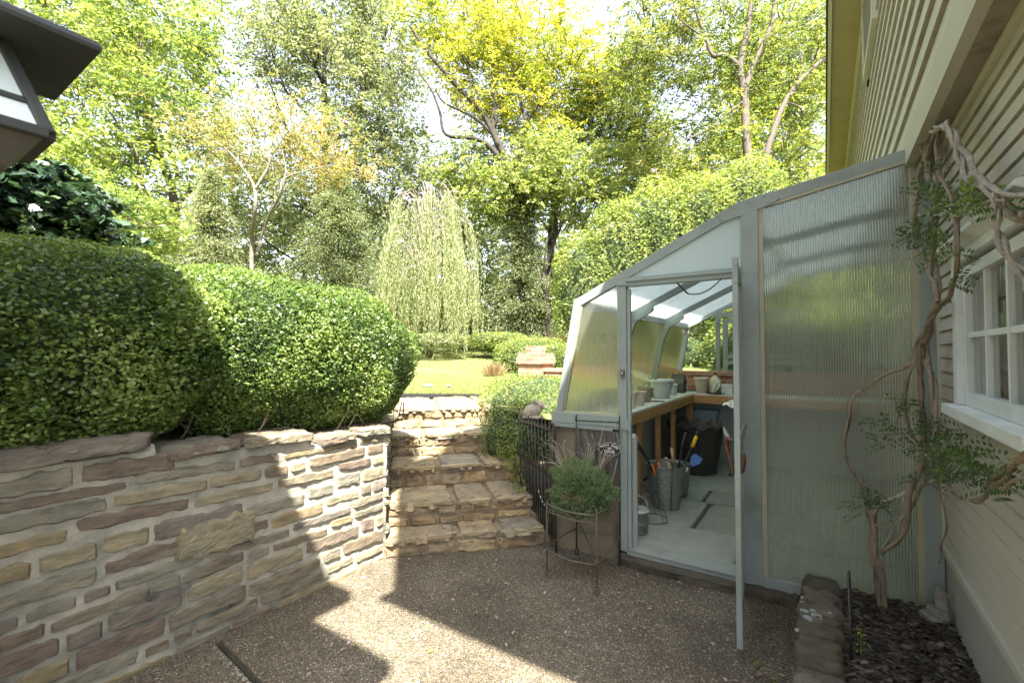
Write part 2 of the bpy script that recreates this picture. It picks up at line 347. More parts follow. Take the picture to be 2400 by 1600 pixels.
# ================================================================ terrain
def gz(x, y):
    r = math.hypot(x, y)
    z = 0.95
    if r > 5.6: z += (min(r, 17) - 5.6) * .068
    if r > 17: z += (r - 17) * .02
    return z
SA = Vector((-.73, .68, 0)).normalized(); SE = Vector((.68, .73, 0)).normalized(); L0 = Vector((-2.70, 2.36, 0))
def SP(e, a, z=0.0): p = L0 + SE * e + SA * a; return Vector((p.x, p.y, z))
pit = [(-2.78, -8), (-2.78, 2.36), (SP(-.06, 0).x, SP(-.06, 0).y), (SP(.05, 2.62).x, SP(.05, 2.62).y), (SP(1.1, 2.62).x, SP(1.1, 2.62).y), (SP(1.12, .55).x, SP(1.12, .55).y),
       (-1.86, 3.36), (-1.86, 6.86), (.6, 6.86), (1.5, 6.86), (1.5, -8)]
def in_poly(x, y, P):
    c = False; j = len(P) - 1
    for i in range(len(P)):
        if (P[i][1] > y) != (P[j][1] > y) and x < (P[j][0] - P[i][0]) * (y - P[i][1]) / (P[j][1] - P[i][1]) + P[i][0]: c = not c
        j = i
    return c
def make_ground():
    xs = list(np.arange(-9, 3.01, .1)); xs = list(np.arange(-120, -9, 4)) + xs + list(np.arange(4, 120, 4))
    ys = list(np.arange(-30, -1, 3)) + list(np.arange(-1, 8.01, .1)) + list(np.arange(8.6, 22, .7)) + list(np.arange(24, 160, 6))
    b = MB(); nx = len(xs)
    for y in ys:
        for x in xs:
            z = gz(x, y) + .03 * noise.noise(Vector((x * .7, y * .7, 0)))
            b.v.append((x, y, z))
    for j in range(len(ys) - 1):
        for i in range(nx - 1):
            cx, cy_ = (xs[i] + xs[i + 1]) / 2, (ys[j] + ys[j + 1]) / 2
            if in_poly(cx, cy_, pit): continue
            b.f.append((j * nx + i, j * nx + i + 1, (j + 1) * nx + i + 1, (j + 1) * nx + i))
    b.build('lawn_ground', M['lawn'], smooth=True, kind='structure')
make_ground()
p = MB(); p.add([(-3.3, -6, 0), (3, -6, 0), (3, 3.4, 0), (-3.3, 3.4, 0)], [(0, 1, 2, 3)]); p.build('patio_paving', M['aggregate'], kind='structure')

# ================================================================ stones
def set_rnd(me, vals):
    at = me.attributes.new("rnd", 'FLOAT', 'FACE'); at.data.foreach_set("value", np.asarray(vals, dtype=np.float32))
class Stones(MB):
    def __init__(s): super().__init__(); s.r = []
    def stone(s, P, u0, u1, v0, v1, depth, seed, nu=None, nv=None, back=.015, craggy=1.0, tint=None):
        """one stone on the surface P(u, v, w)"""
        L_, H_ = u1 - u0, v1 - v0
        nu = nu or max(6, min(22, int(L_ / .016))); nv = nv or max(5, min(12, int(H_ / .012)))
        uc, vc = (u0 + u1) / 2, (v0 + v1) / 2; o = len(s.v); tilt = .05 * math.sin(seed * 12.9)
        for j in range(nv + 1):
            t = -1 + 2 * j / nv
            for i in range(nu + 1):
                q = -1 + 2 * i / nu
                if craggy < .2:
                    q = math.copysign(1 - (1 - abs(q)) ** 2.6, q); t = -1 + 2 * j / nv; t = math.copysign(1 - (1 - abs(t)) ** 2.6, t)
                e = max(abs(q), abs(t))
                ns = Vector((q * L_ * 6, t * H_ * 6, seed * 3.1))
                hu = L_ / 2 * (1 + .10 * min(1, craggy * 1.5) * noise.noise(Vector((t * 1.6, seed, 3))) * (1 if q > 0 else -1))
                hv = H_ / 2 * (1 + .50 * (.9 if craggy > .2 else craggy * 1.3) * noise.noise(Vector((q * L_ * 9, seed * 1.3, 7 if t > 0 else 17))))
                # round the corners in outline
                k = 1 - (.22 if craggy > .2 else .03) * (abs(q) ** 8) * (abs(t) ** 8)
                u = uc + q * hu * k; v = vc + t * hv * k + tilt * q * L_ * .4
                w = (max(0, 1 - abs(q) ** (12 if craggy > .2 else 40)) ** .35) * (max(0, 1 - abs(t) ** (10 if craggy > .2 else 40)) ** .35)
                w = -back + (depth + back) * w
                if e < .99: w += craggy * (.016 * noise.noise(ns * 1.5) + .007 * noise.noise(Vector((q * L_ * 20, t * H_ * 36, seed))) + .004 * noise.noise(ns * 7))
                s.v.append(tuple(P(u, v, w)))
        val = random.random() if tint is None else tint
        for j in range(nv):
            for i in range(nu):
                a = o + j * (nu + 1) + i; s.f.append((a, a + 1, a + nu + 2, a + nu + 1)); s.r.append(val)
    def build(s, *a, **k):
        ob = super().build(*a, **k); set_rnd(ob.data, s.r); return ob
def rubble(S, P, u0, u1, v0, vtop, hmin=.05, hmax=.11, lmin=.12, lmax=.36, gap=.016, depth=(.012, .04), wob=.03, seed0=0, craggy=.75):
    v = v0; row = 0
    while True:
        h = random.uniform(hmin, hmax); u = u0 + random.uniform(-.1, 0) * (u0 > -50)
        any_ = False
        while u < u1:
            l = random.uniform(lmin, lmax) * (1.25 if h < .07 else 1); e = min(u + l, u1)
            if u1 - e < lmin * .6: e = u1
            us = max(u, u0)
            if e - us > .05:
                w = wob * noise.noise(Vector(((us + e) * .8, v * 2, seed0)))
                hh = h * random.uniform(.84, 1.04); vt = v + hh + w
                top = vtop((us + e) / 2)
                if v + w + hh * .55 < top:
                    vt = min(vt, top)
                    g = gap * random.uniform(.4, 1.3)
                    S.stone(P, us + g / 2, e - g / 2, v + w + g / 2, vt - g / 2, random.uniform(*depth), random.random() * 50 + row, craggy=craggy); any_ = True
            u = e
        v += h; row += 1
        if v > 3 or not any_ and row > 3: break

# retaining wall along X = -2.7
WX = -2.715
def PW(u, v, w): return (WX + w, u, v)
def wtop(u): return 1.02 if u < .93 else (.955 if u < 1.75 else .90)
S = Stones(); rubble(S, PW, -.9, 2.36, -.02, wtop, hmin=.050, hmax=.108, lmin=.10, lmax=.48, gap=.010, depth=(.005, .012), wob=.05, seed0=1, craggy=.28)
S.stone(PW, 1.02, 1.42, .44, .63, .024, 77.7, 24, 14, tint=.95, craggy=.5)
# the coping
u = -1.0
for (a, b_, t0, t1) in ((-1.0, -.35, 1.03, 1.12), (-.33, .20, 1.035, 1.115), (.22, .92, 1.03, 1.12), (.97, 1.33, .965, 1.03), (1.36, 1.78, .955, 1.02), (1.82, 2.10, .90, .965), (2.12, 2.40, .905, .975)):
    S.stone(PW, a, b_, t0, t1, .032, a * 7 + 3, back=.02, craggy=.55)
    # top face of the slab
    def PT(u_, v_, w, z=t1): return (WX - v_, u_, z - .012 + w)
    S.stone(PT, a, b_, -.02, .32, .01, a * 5 + 1, 12, 8, back=.03, craggy=.6)
# return end facing the steps
def PR(u_, v, w): q = SP(-.02, u_) + SE * w; return (q.x, q.y, v)
rubble(S, PR, .0, 2.3, 0, lambda u_: .90, seed0=5)
wall = MB(); WB_ = WX - .022
wall.prism([(WB_, -3, -.1), (WB_, 2.36, -.1), (WB_, 2.36, .90), (WB_, 1.78, .915), (WB_, 1.76, .96), (WB_, .95, .98), (WB_, .93, 1.06), (WB_, -3, 1.06)], (-.28, 0, 0))
q0, q1 = SP(-.03, -.0), SP(-.03, 2.6); n_ = -SE * .3
wall.prism([(q0.x, q0.y, -.1), (q1.x, q1.y, -.1), (q1.x, q1.y, .90), (q0.x, q0.y, .90)], n_)
W = thing('stone_retaining_wall', (-2.7, 1, 0), 'long rubble stone retaining wall with thick pale mortar under the boxwood', 'stone wall')
# mortar face with its own relief
mf = MB(); nu, nv = 260, 84
for j in range(nv + 1):
    for i in range(nu + 1):
        uu = -1.0 + 3.38 * i / nu; vv = -.03 + (wtop(uu) + .04) * j / nv
        mf.v.append((WX - .006 + .009 * noise.noise(Vector((uu * 7, vv * 7, 0))) + .005 * noise.noise(Vector((uu * 30, vv * 30, 5))), uu, vv))
for j in range(nv):
    for i in range(nu): a = j * (nu + 1) + i; mf.f.append((a, a + 1, a + nu + 2, a + nu + 1))
mf.build('mortar_bed', M['mortar'], W, smooth=True); wall.build('wall_core', M['mortar'], W); S.build('stonework', M['stone'], W)

# ================================================================ steps
ST = thing('stone_steps', SP(.5, .8, 0), 'five rough stone steps climbing from the patio to the lawn', 'steps')
rise = [0, .15, .33, .51, .72, .935]; fr = [0, .215, .68, 1.09, 1.47, 2.75]; wid = [1.36, 1.20, 1.16, 1.16, 1.2]
lef = [-.01, -.01, -.01, -.01, .03]
for i in range(5):
    z0, z1, a0, a1, e0, e1 = rise[i], rise[i + 1], fr[i], fr[i + 1] + .08, lef[i], wid[i]
    R_ = Stones()
    def PF(u_, v, w): q = SP(u_, a0) - SA * w; return (q.x, q.y, v)
    rubble(R_, PF, e0, e1, z0 - .01, lambda u_: z1 - .035, hmin=.07, hmax=.13, lmin=.13, lmax=.34, gap=.010, depth=(.0, .022), wob=.008, seed0=i * 3)
    core = [SP(e0, a0 + .004, z0 - .05), SP(e1, a0 + .004, z0 - .05), SP(e1, a1, z0 - .05), SP(e0, a1, z0 - .05)]
    o = len(R_.v); R_.prism(core, (0, 0, z1 - z0 + .02)); R_.r += [.5] * (len(R_.f) - len(R_.r))
    R_.build('riser', M['step_stone'], ST, smooth=False)
    T_ = Stones(); u_ = e0
    while u_ < e1 - .05:
        l = min(random.uniform(.3, .55), e1 - u_)
        if e1 - u_ - l < .2: l = e1 - u_
        jut = random.uniform(.012, .04); sd_ = random.random() * 40
        def PTp(q, v, w): s_ = SP(q, v - .0, z1 - .02 + w); return s_
        T_.stone(PTp, u_ + .005, u_ + l - .005, a0 - jut, a1 - .03 if i < 4 else a0 + .62, .02, sd_, 16, 12, back=.035, craggy=.45)
        def PTf(q, v, w): s_ = SP(q, a0 - jut + .008, v) - SA * w; return s_
        T_.stone(PTf, u_ + .008, u_ + l - .008, z1 - .042, z1 - .004, .012, sd_ + 3, 16, 5, craggy=.6)
        if i == 4: T_.stone(PTp, u_ + .01, u_ + l - .01, a0 + .62, a1 - .05, .02, sd_ + 9, 16, 12, back=.035, craggy=.45)
        u_ += l
    T_.build('tread', M['tread'], ST)
# low side wall right of the steps
SW = thing('low_stone_wall', (-2.2, 3.8, 0), 'low rough stone wall edging the right side of the steps under the shrub', 'stone wall')
B = Stones()
def PS(u_, v, w): q = SP(1.16, u_) - SE * w; return (q.x, q.y, v)
rubble(B, PS, .28, 2.3, .1, lambda u_: .5 + .19 * u_, seed0=11, depth=(0, .02))
B.build('stonework', M['step_stone'], SW)
c = MB(); c.prism([SP(1.165, .26, 0), SP(1.165, 2.4, 0), SP(1.165, 2.4, .9), SP(1.165, .26, .53)], SE * .22); c.build('wall_core', M['concrete'], SW)
KB = MB(); k0, k1 = SP(1.10, -.02), SP(1.17, .30)
KB.prism([onZ(1226, 1232, .03), onZ(1252, 1215, .03), onZ(1298, 1258, .03), onZ(1290, 1275, .03)], (0, 0, .17))
tag(KB.build('kerb_stone', M['concrete'], bevel=.012), 'tan concrete kerb block under the foot of the iron gate', 'kerb')

# ================================================================ house
HX, UX = .50, .40
H = thing('clapboard_house', (1.5, 5, 0), 'cream clapboard house wall with jutting upper storey and deep eave', 'house')
def clap(x0, ya, yb, za, zb, e, lap, holes=()):
    b = MB(); z = za; b.mi = []
    while z < zb - 1e-4:
        zt = min(z + e, zb); segs = [(ya, yb)]
        for (h0, h1, hz0, hz1) in holes:
            if z < hz1 and zt > hz0:
                ns = []
                for (s0, s1) in segs:
                    if h0 > s0: ns.append((s0, min(h0, s1)))
                    if h1 < s1: ns.append((max(h1, s0), s1))
                segs = ns
        for (s0, s1) in segs:
            if s1 - s0 < .01: continue
            n = max(1, int((s1 - s0) / .12)); o = len(b.v); ph = random.random() * 50
            for i in range(n + 1):
                y = s0 + (s1 - s0) * i / n; w = .002 * noise.noise(Vector((y * .8, z * 3, x0))); dw = (.0125 if e < .1 else .0045) * (1 + .9 * noise.noise(Vector((y * 3, ph, 1))))
                b.v += [(x0 + .012, y, z + w), (x0 - lap, y, z + w), (x0 - lap + .001, y, z + w + .004), (x0 - .001, y, zt - dw - .003), (x0 + .008, y, zt + .004)]
            for i in range(n):
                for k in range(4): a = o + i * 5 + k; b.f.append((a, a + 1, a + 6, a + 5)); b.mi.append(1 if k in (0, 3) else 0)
        z = zt
    return b
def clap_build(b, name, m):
    o = b.build(name, M[m], H); o.data.materials.append(M['clap_shade_dirt']); o.data.polygons.foreach_set('material_index', b.mi); o.data.update(); return o
WY0, WY1, WZ0, WZ1 = 1.85, 2.74, 1.27, 1.86
W2 = (5.15, 6.1, 1.35, 2.1)
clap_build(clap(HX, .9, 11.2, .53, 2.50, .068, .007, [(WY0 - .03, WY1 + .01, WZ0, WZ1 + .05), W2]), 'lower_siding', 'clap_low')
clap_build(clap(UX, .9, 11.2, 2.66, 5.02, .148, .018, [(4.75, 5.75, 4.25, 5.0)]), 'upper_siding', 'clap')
b = MB(); b.box(UX - .022, UX + .02, .9, 11.2, 2.52, 2.675); b.build('skirt_board', M['cream_trim'] if 0 else M['clap'], H)
b = MB(); b.box(UX + .02, HX + .12, .9, 11.2, 2.515, 2.56); b.build('overhang_ledge', M['ledge'], H)
b = MB(); b.box(HX - .018, HX + .02, .9, 11.2, 2.485, 2.516); b.box(HX - .012, HX + .02, 3.24, 3.35, .53, 2.48); b.build('frieze_board', M['cream_trim'], H)
b = MB(); b.box(HX + .004, HX + .3, .9, 11.2, -.2, .50); b.build('foundation_wall', M['foundation'], H)
b = MB(); b.box(HX - .022, HX + .004, .9, 11.2, .495, .528); b.build('water_table', M['clap_low'], H)
b = MB(); b.box(HX + .013, 6, .9, 4.9, 0.5, 1.1); b.box(HX + .6, 6, .9, 11.2, 1.1, 2.6); b.box(HX + .02, HX + .6, .9, WY0 - .04, 1.1, 2.5)
b.box(HX + .02, HX + .6, WY1 + .04, W2[0] - .01, 1.1, 2.5); b.box(HX + .02, HX + .6, W2[1] + .01, 11.2, 1.1, 2.5); b.box(HX + .013, 6, 4.9, 11.2, .5, 1.1)
b.box(UX + .03, 6, .9, 11.2, 2.56, 5.0); b.build('house_core', M['dark_room'], H)
# eave
EX = .07
b = MB(); b.box(EX + .045, 6, -.28, 11.2, 5.075, 5.11); b.build('soffit', M['soffit'], H)
b = MB(); b.box(EX + .012, EX + .045, -.28, 11.2, 5.05, 5.115); b.box(UX - .03, UX + .02, .9, 11.2, 5.0, 5.075); b.build('fascia', M['cream_trim'], H)
b = MB(); b.prism([(EX - .008, -.30, 5.07), (EX + .012, -.30, 5.07), (EX + .012, -.30, 5.121), (6, -.30, 5.30), (6, -.30, 5.38), (EX - .008, -.30, 5.14)], (0, 11.5, 0)); b.build('roof', M['roof_dark'], H)
b = MB(); b.box(.17, .60, -.29, 1.0, 5.16, 7.8); b.build('shadow_block', M['brick'], H)  # added unseen block, shaped to throw shade across the steps
# louvred gable vent
b = MB(); vz0, vz1, vy0, vy1 = 4.22, 5.0, 4.72, 5.78
for (a0, a1, c0, c1) in ((vy0, vy1, vz0, vz0 + .05), (vy0, vy1, vz1 - .05, vz1), (vy0, vy0 + .05, vz0 + .05, vz1 - .05), (vy1 - .05, vy1, vz0 + .05, vz1 - .05)): b.box(UX - .045, UX + .02, a0, a1, c0, c1)
lv = b.build('vent_louvre', M['cream_trim'], H)
b = MB(); z = vz0 + .06
while z < vz1 - .06: b.prism([(UX - .035, vy0 + .05, z), (UX + .03, vy0 + .05, z + .045), (UX + .03, vy0 + .05, z + .052), (UX - .035, vy0 + .05, z + .008)], (0, vy1 - vy0 - .1, 0)); z += .05
b.build('louvre_blades', M['clap'], lv)
# sash window beside the vine
def make_window(name, y0, y1, z0, z1, ncol, nrow, H, x=HX, full=True):
    wn_ = MB(); cw = .07
    if full:
        wn_.box(x - .035, x + .03, y1, y1 + cw, z0, z1 + .02); wn_.box(x - .035, x + .03, y0 - cw, y0, z0, z1 + .02)
        wn_.box(x - .035, x + .03, y0 - cw, y1 + cw, z1 + .02, z1 + .06)
        wn_.prism([(x - .035, 0, z1 + .10), (x - .085, 0, z1 + .135), (x - .085, 0, z1 + .155), (x + .02, 0, z1 + .17), (x + .02, 0, z1 + .10)], (0, .0001, 0)) if 0 else wn_.prism([(x - .036, y0 - cw - .03, z1 + .06), (x - .08, y0 - cw - .03, z1 + .085), (x - .08, y0 - cw - .03, z1 + .10), (x + .02, y0 - cw - .03, z1 + .125), (x + .02, y0 - cw - .03, z1 + .06)], (0, y1 - y0 + 2 * cw + .06, 0))
    else: wn_.box(x - .03, x + .03, y0 - .05, y1 + .05, z1, z1 + .05); wn_.box(x - .03, x + .03, y0 - .05, y0, z0, z1); wn_.box(x - .03, x + .03, y1, y1 + .05, z0, z1)
    w = wn_.build('window', M['white'], H, bevel=.003)
    b = MB(); b.box(x - .075, x + .03, y0 - cw - .02, y1 + cw + .02, z0 - .045, z0 - .001); b.box(x - .03, x + .03, y0 - cw, y1 + cw, z0 - .075, z0 - .046); b.build('window_sill', M['white'], w, bevel=.003)
    b = MB(); s = .045
    b.box(x - .012, x + .03, y0 + .002, y1 - .002, z0 + .001, z0 + .055); b.box(x - .012, x + .03, y0 + .002, y1 - .002, z1 - s, z1 - .001)
    b.box(x - .012, x + .03, y0 + .002, y0 + s, z0 + .055, z1 - s); b.box(x - .012, x + .03, y1 - s, y1 - .002, z0 + .055, z1 - s)
    for i in range(1, ncol): yy = y0 + s + (y1 - y0 - 2 * s) * i / ncol; b.box(x - .006, x + .026, yy - .011, yy + .011, z0 + .055, z1 - s)
    for i in range(1, nrow): zz = z0 + .055 + (z1 - s - z0 - .055) * i / nrow; b.box(x - .004, x + .024, y0 + s, y1 - s, zz - .011, zz + .011)
    b.build('sash', M['white'], w)
    b = MB(); b.box(x + .010, x + .014, y0 + .01, y1 - .01, z0 + .02, z1 - .02); b.build('pane', M['pane'], w)
    b = MB(); n = 60; o = 0
    for i in range(n + 1):
        yy = y0 + (y1 - y0) * i / n; xx = x + .10 + .022 * math.sin(i * 1.25) + .01 * math.sin(i * .5); b.v += [(xx, yy, z0 - .02), (xx, yy, z1 + .02)]
    for i in range(n):
        if n * .42 < i < n * .60: continue
        b.f.append((2 * i, 2 * i + 2, 2 * i + 3, 2 * i + 1))
    b.build('curtain', M['cloth'], w, smooth=True)
    return w
make_window('window', WY0, WY1 - .04, WZ0 + .015, WZ1, 3, 2, H)
make_window('window', W2[0] + .05, W2[1] - .05, W2[2] + .1, W2[3] - .05, 2, 2, H, full=False)
# added unseen wing behind the photographer, its roof shaped to cast the big shadow
G2 = thing('shadow_wing', (-4, -2, 0), 'added unseen cream wing whose broad flat eave is shaped to shade the patio', 'unseen shadow caster')
b = MB(); b.prism([(-9, -.36, 5.0), (-9, -6, 5.0), (.60, -6, 5.0), (.60, -.68, 5.0), (-.12, -.68, 5.0), (-.12, -.36, 5.0)], (0, 0, .18)); b.build('roof', M['soffit'], G2)  # stepped edge added to shade the near paving
clapb = MB(); clapb.box(-9, -1.55, -5, -.42, 0, 5.0); clapb.build('shadow_wing_wall', M['clap_low'], G2)
# kerb of mossy blocks
K = Stones(); yy = 1.55
while yy < 3.22:
    l = random.uniform(.17, .34); y1_ = min(yy + l, 3.24); dz = random.uniform(-.006, .012)
    def PK(u_, v, w, dz=dz): return (v, u_, .205 + dz + w)
    K.stone(PK, yy + .004, y1_ - .004, -.125 + random.uniform(-.012, .012), .05 + random.uniform(-.01, .015), .02, yy * 9, 16, 14, back=.03, craggy=.8)
    def PKf(u_, v, w): return (-.115 - w, u_, v)
    K.stone(PKf, yy + .004, y1_ - .004, -.01, .21, .012, yy * 5, 14, 12, craggy=.8)
    yy = y1_
K.box(-.112, .045, 1.5, 3.24, -.02, .2); K.r += [.3] * (len(K.f) - len(K.r))
KK = tag(K.build('stone_kerb', M['mossy'], smooth=True), 'mossy stone edging beside the mulch bed, with white lichen spots', 'stone edging')
b = MB()
for (px, py, r_) in ((1885, 1433, .016), (1905, 1432, .012), (1893, 1448, .017), (1913, 1444, .020), (1879, 1412, .006), (1899, 1455, .006), (1945, 1438, .006), (1868, 1476, .008), (1880, 1400, .005), (1921, 1450, .009)):
    q = onZ(px, py, .228); n = 14
    pts = [(q.x + r_ * 1.2 * math.cos(k * 6.283 / n) * (1 + .3 * noise.noise(Vector((k * 1.3, px, 0)))), q.y + r_ * math.sin(k * 6.283 / n) * (1 + .3 * noise.noise(Vector((k * 1.3, px, 9)))), .2255 + .012) for k in range(n)]
    b.prism([(x_, y_, z_ - .012) for x_, y_, z_ in pts], (0, 0, .010))
b.build('lichen', surf('white_lichen', [(.24,.27,.25),(.38,.41,.39)], 60, .9, .4), KK)
b = MB(); b.add([(.04, 1.0, .155), (.51, 1.0, .155), (.51, 3.25, .175), (.04, 3.25, .175)], [(0, 1, 2, 3)]); b.build('planting_bed_ground', M['soil'], kind='structure')

# ================================================================ greenhouse
GY, GE = 3.27, 6.75
GA, GB, GC, GD = Vector((-1.79, 0, .975)), Vector((-1.615, 0, 1.915)), Vector((-.45, 0, 2.468)), Vector((.46, 0, 2.625))
GH = thing('lean_to_greenhouse', (-.7, 5, .1), 'grey green metal lean-to greenhouse with fluted end panel and open door', 'greenhouse')
def roofz(x):
    if x < GB.x: return GA.z + (GB.z - GA.z) * (x - GA.x) / (GB.x - GA.x)
    if x < GC.x: return GB.z + (GC.z - GB.z) * (x - GB.x) / (GC.x - GB.x)
    return GC.z + (GD.z - GC.z) * (x - GC.x) / (GD.x - GC.x)
def at(p, y, dx=0, dz=0): return Vector((p.x + dx, y, p.z + dz))
def plate(b, poly, y0, d): b.prism([Vector((x, y0, z)) for x, z in poly], (0, d, 0))
def band(P0, P1, w):     # inward offset strip of the outline between two points, as xz polygon
    a = Vector((P1.x - P0.x, 0, P1.z - P0.z)).normalized(); n = Vector((a.z, 0, -a.x)) * w
    return a, n
def inset(pts, w):
    out = []
    for i, p_ in enumerate(pts):
        ds = []
        if i > 0: a, n = band(pts[i - 1], p_, 1); ds.append((p_ , a, n))
        if i < len(pts) - 1: a, n = band(p_, pts[i + 1], 1); ds.append((p_, a, n))
        if len(ds) == 1: out.append(p_ + ds[0][2] * w)
        else:
            n1, n2 = ds[0][2], ds[1][2]; m_ = (n1 + n2).normalized(); out.append(p_ + m_ * (w / max(.2, m_.dot(n1))))
    return out
OUT = [GA, GB, GC, GD]; IN = inset(OUT, .065)
fb = MB()
for i in range(3): fb.prism([at(OUT[i], GY), at(OUT[i + 1], GY), at(IN[i + 1], GY), at(IN[i], GY)], (0, .05, 0))
fb.box(GA.x - .02, -1.215, GY - .012, GY + .05, .965, 1.045)          # bottom rail of the left light
fb.box(-1.25, -1.19, GY - .018, GY + .045, .09, 2.06)                 # left door post
fb.box(-1.19, -1.165, GY - .002, GY + .03, .10, 1.97)                 # door stop
fb.box(-.435, -.335, GY - .006, GY + .05, .06, 2.43)                  # right door post
fb.box(-.45, -.435, GY + .004, GY + .03, .09, 1.96)
fb.box(-1.19, -.435, GY - .02, GY + .035, 1.985, 2.05)                # lintel
fb.box(-1.19, -.435, GY - .032, GY - .02, 2.018, 2.034)
fb.box(-.335, .40, GY - .004, GY + .05, .05, .135)                    # bottom rail, right panel
fb.box(.42, .50, GY - .002, GY + .05, .05, 2.52)                      # wall post
fb.box(.41, .50, GY + .06, GY + .09, .05, 2.60)
fb.box(-1.19, -.435, GY - .03, GY + .06, .075, .105)                  # threshold
fb.build('front_frame', M['frame'], GH, bevel=.003)
gb = MB(); plate(gb, [(GC.x - .10, GC.z - .115), (GC.x - .135, GC.z - .062), (GC.x + .005, GC.z + .004), (GC.x + .20, GC.z + .037), (GC.x + .235, GC.z - .018), (GC.x + .19, GC.z - .045), (GC.x + .02, GC.z - .088)], GY - .007, .006); gp = gb.build('joint_plate', M['frame'], GH, bevel=.002)
gb = MB(); plate(gb, [(-1.262, 1.995), (-1.175, 1.995), (-1.175, 2.075), (-1.262, 2.055)], GY - .027, .006); gp = gb.build('joint_plate', M['frame'], GH, bevel=.002)
gb = MB(); plate(gb, [(-1.262, .955), (-1.165, .955), (-1.175, 1.03), (-1.262, 1.03)], GY - .027, .006); gp = gb.build('joint_plate', M['frame'], GH, bevel=.002)
rv = MB()
def rivet(b, x, y, z, r=.0055): b.blob((x, y, z), (r, r * .7, r), 8, 5, 0)
for (x, z, yy) in ((GC.x - .105, GC.z - .07, -.008), (GC.x - .09, GC.z - .095, -.008), (GC.x - .03, GC.z - .03, -.008), (GC.x - .02, GC.z - .075, -.008), (GC.x + .06, GC.z - .008, -.008), (GC.x + .15, GC.z + .01, -.008), (GC.x + .17, GC.z - .03, -.008),
                   (-1.245, 2.04, -.028), (-1.20, 2.055, -.028), (-1.245, 2.005, -.028), (-1.20, 2.015, -.028), (-1.25, .965, -.028), (-1.25, 1.01, -.028), (-1.205, 1.015, -.028), (-1.18, .99, -.028), (-1.205, .97, -.028)): rivet(rv, x, GY + yy, z)
for k in range(8): rivet(rv, -1.205, GY - .019, .25 + k * .23, .004)
for k in range(9): rivet(rv, -.40, GY - .007, .2 + k * .24, .0035)
for k in range(4): rivet(rv, GB.x + .1 + k * .3, GY - .001, roofz(GB.x + .1 + k * .3) - .03, .0035); rivet(rv, -.2 + k * .17, GY - .001, roofz(-.2 + k * .17) - .03, .0035)
rv.build('rivets', M['steel'], gp)
# tan glazing beads
bb = MB(); g = .012
bb.box(-.335, -.31, GY + .004, GY + .03, .135, 2.41); bb.box(.395, .42, GY + .004, GY + .04, .135, 2.53)
LI = inset([GA, GB, GC], .078)
bb.bar(at(IN[2], GY + .015, .13, .012), at(IN[3], GY + .015, -.05, -.012), .016, .03)
bb.bar(at(IN[0], GY + .015, .012, .08), at(IN[1], GY + .015, .008, -.006), .014, .03)
bb.box(-1.70, -1.26, GY + .0, GY + .03, 1.045, 1.058); bb.box(-1.263, -1.25, GY, GY + .03, 1.058, 2.0)
bb.build('glazing_bead', M['frame_trim'], GH)
def fluted(x0, x1, zb, zt, y, pitch=.0125, amp=.0026, th=.008):
    n = int((x1 - x0) / pitch * 6); b = MB(); rows = 2
    for i in range(n + 1):
        x = x0 + (x1 - x0) * i / n; yy = y - amp * abs(math.sin(math.pi * x / pitch)) ** .7
        b.v += [(x, yy, zb(x)), (x, yy, zt(x)), (x, y + th, zb(x)), (x, y + th, zt(x))]
    for i in range(n): a = i * 4; b.f += [(a, a + 4, a + 5, a + 1), (a + 2, a + 3, a + 7, a + 6), (a + 1, a + 5, a + 7, a + 3), (a, a + 2, a + 6, a + 4)]
    b.f += [(0, 1, 3, 2), (n * 4, n * 4 + 2, n * 4 + 3, n * 4 + 1)]
    return b
slope = (GB.x - GA.x) / (GB.z - GA.z)
def left_low(x):     # underside of the sloping jamb
    xi = x - .07
    return max(1.04, GA.z + (xi - GA.x) / slope) if xi < GB.x else 1.04
zL = lambda x: 1.04
def ztL(x): return min(roofz(x) - .06, roofz(max(x, GB.x)) - .06) if x > GB.x + .05 else GA.z + (x - .062 - GA.x) / slope
fluted(-1.705, -1.25, zL, lambda x: max(1.05, min(ztL(x), roofz(max(x, GB.x)) - .06)), GY + .018).build('end_panel', M['twin'], GH)
fluted(-.31, .40, lambda x: .13, lambda x: roofz(x) - .06, GY + .018).build('end_panel', M['twin'], GH)
b = MB(); plate(b, [(-1.19, 2.045), (-.435, 2.045), (-.435, roofz(-.435) - .055), (-1.19, roofz(-1.19) - .055)], GY + .01, .008); b.build('transom_panel', M['roofp'], GH)
# long members and ribs
ribs = [GY + .05, 4.43, 5.59, GE - .05]
lb = MB()
for p_, w, dx, dz in ((GA, .06, .03, -.0), (GB, .07, .03, -.03), (GC, .05, 0, -.035), (GD, .06, -.02, -.03)):
    lb.bar(at(p_, GY + .051, dx, dz), at(p_, GE, dx, dz), w, w * .8, (1, 0, 0))
lb.build('purlin', M['frame'], GH)
for k, y in enumerate(ribs[1:3]):
    rb = MB(); IN2 = inset([p_ + Vector((0, 0, -.01)) for p_ in OUT], .075)
    for i in range(3):
        rb.prism([at(OUT[i], y - .02, .012, -.012), at(OUT[i + 1], y - .02, .012, -.012), at(IN2[i + 1], y - .02), at(IN2[i], y - .02)], (0, .04, 0))
    a_ = IN2[1]; rb.prism([at(a_, y - .024, -.035, -.20), at(a_, y - .024, -.02, 0), at(a_, y - .024, .20, .085), at(a_, y - .024, .19, .05), at(a_, y - .024, .04, -.04)], (0, .048, 0))
    rb.build('rib', M['frame'], GH)
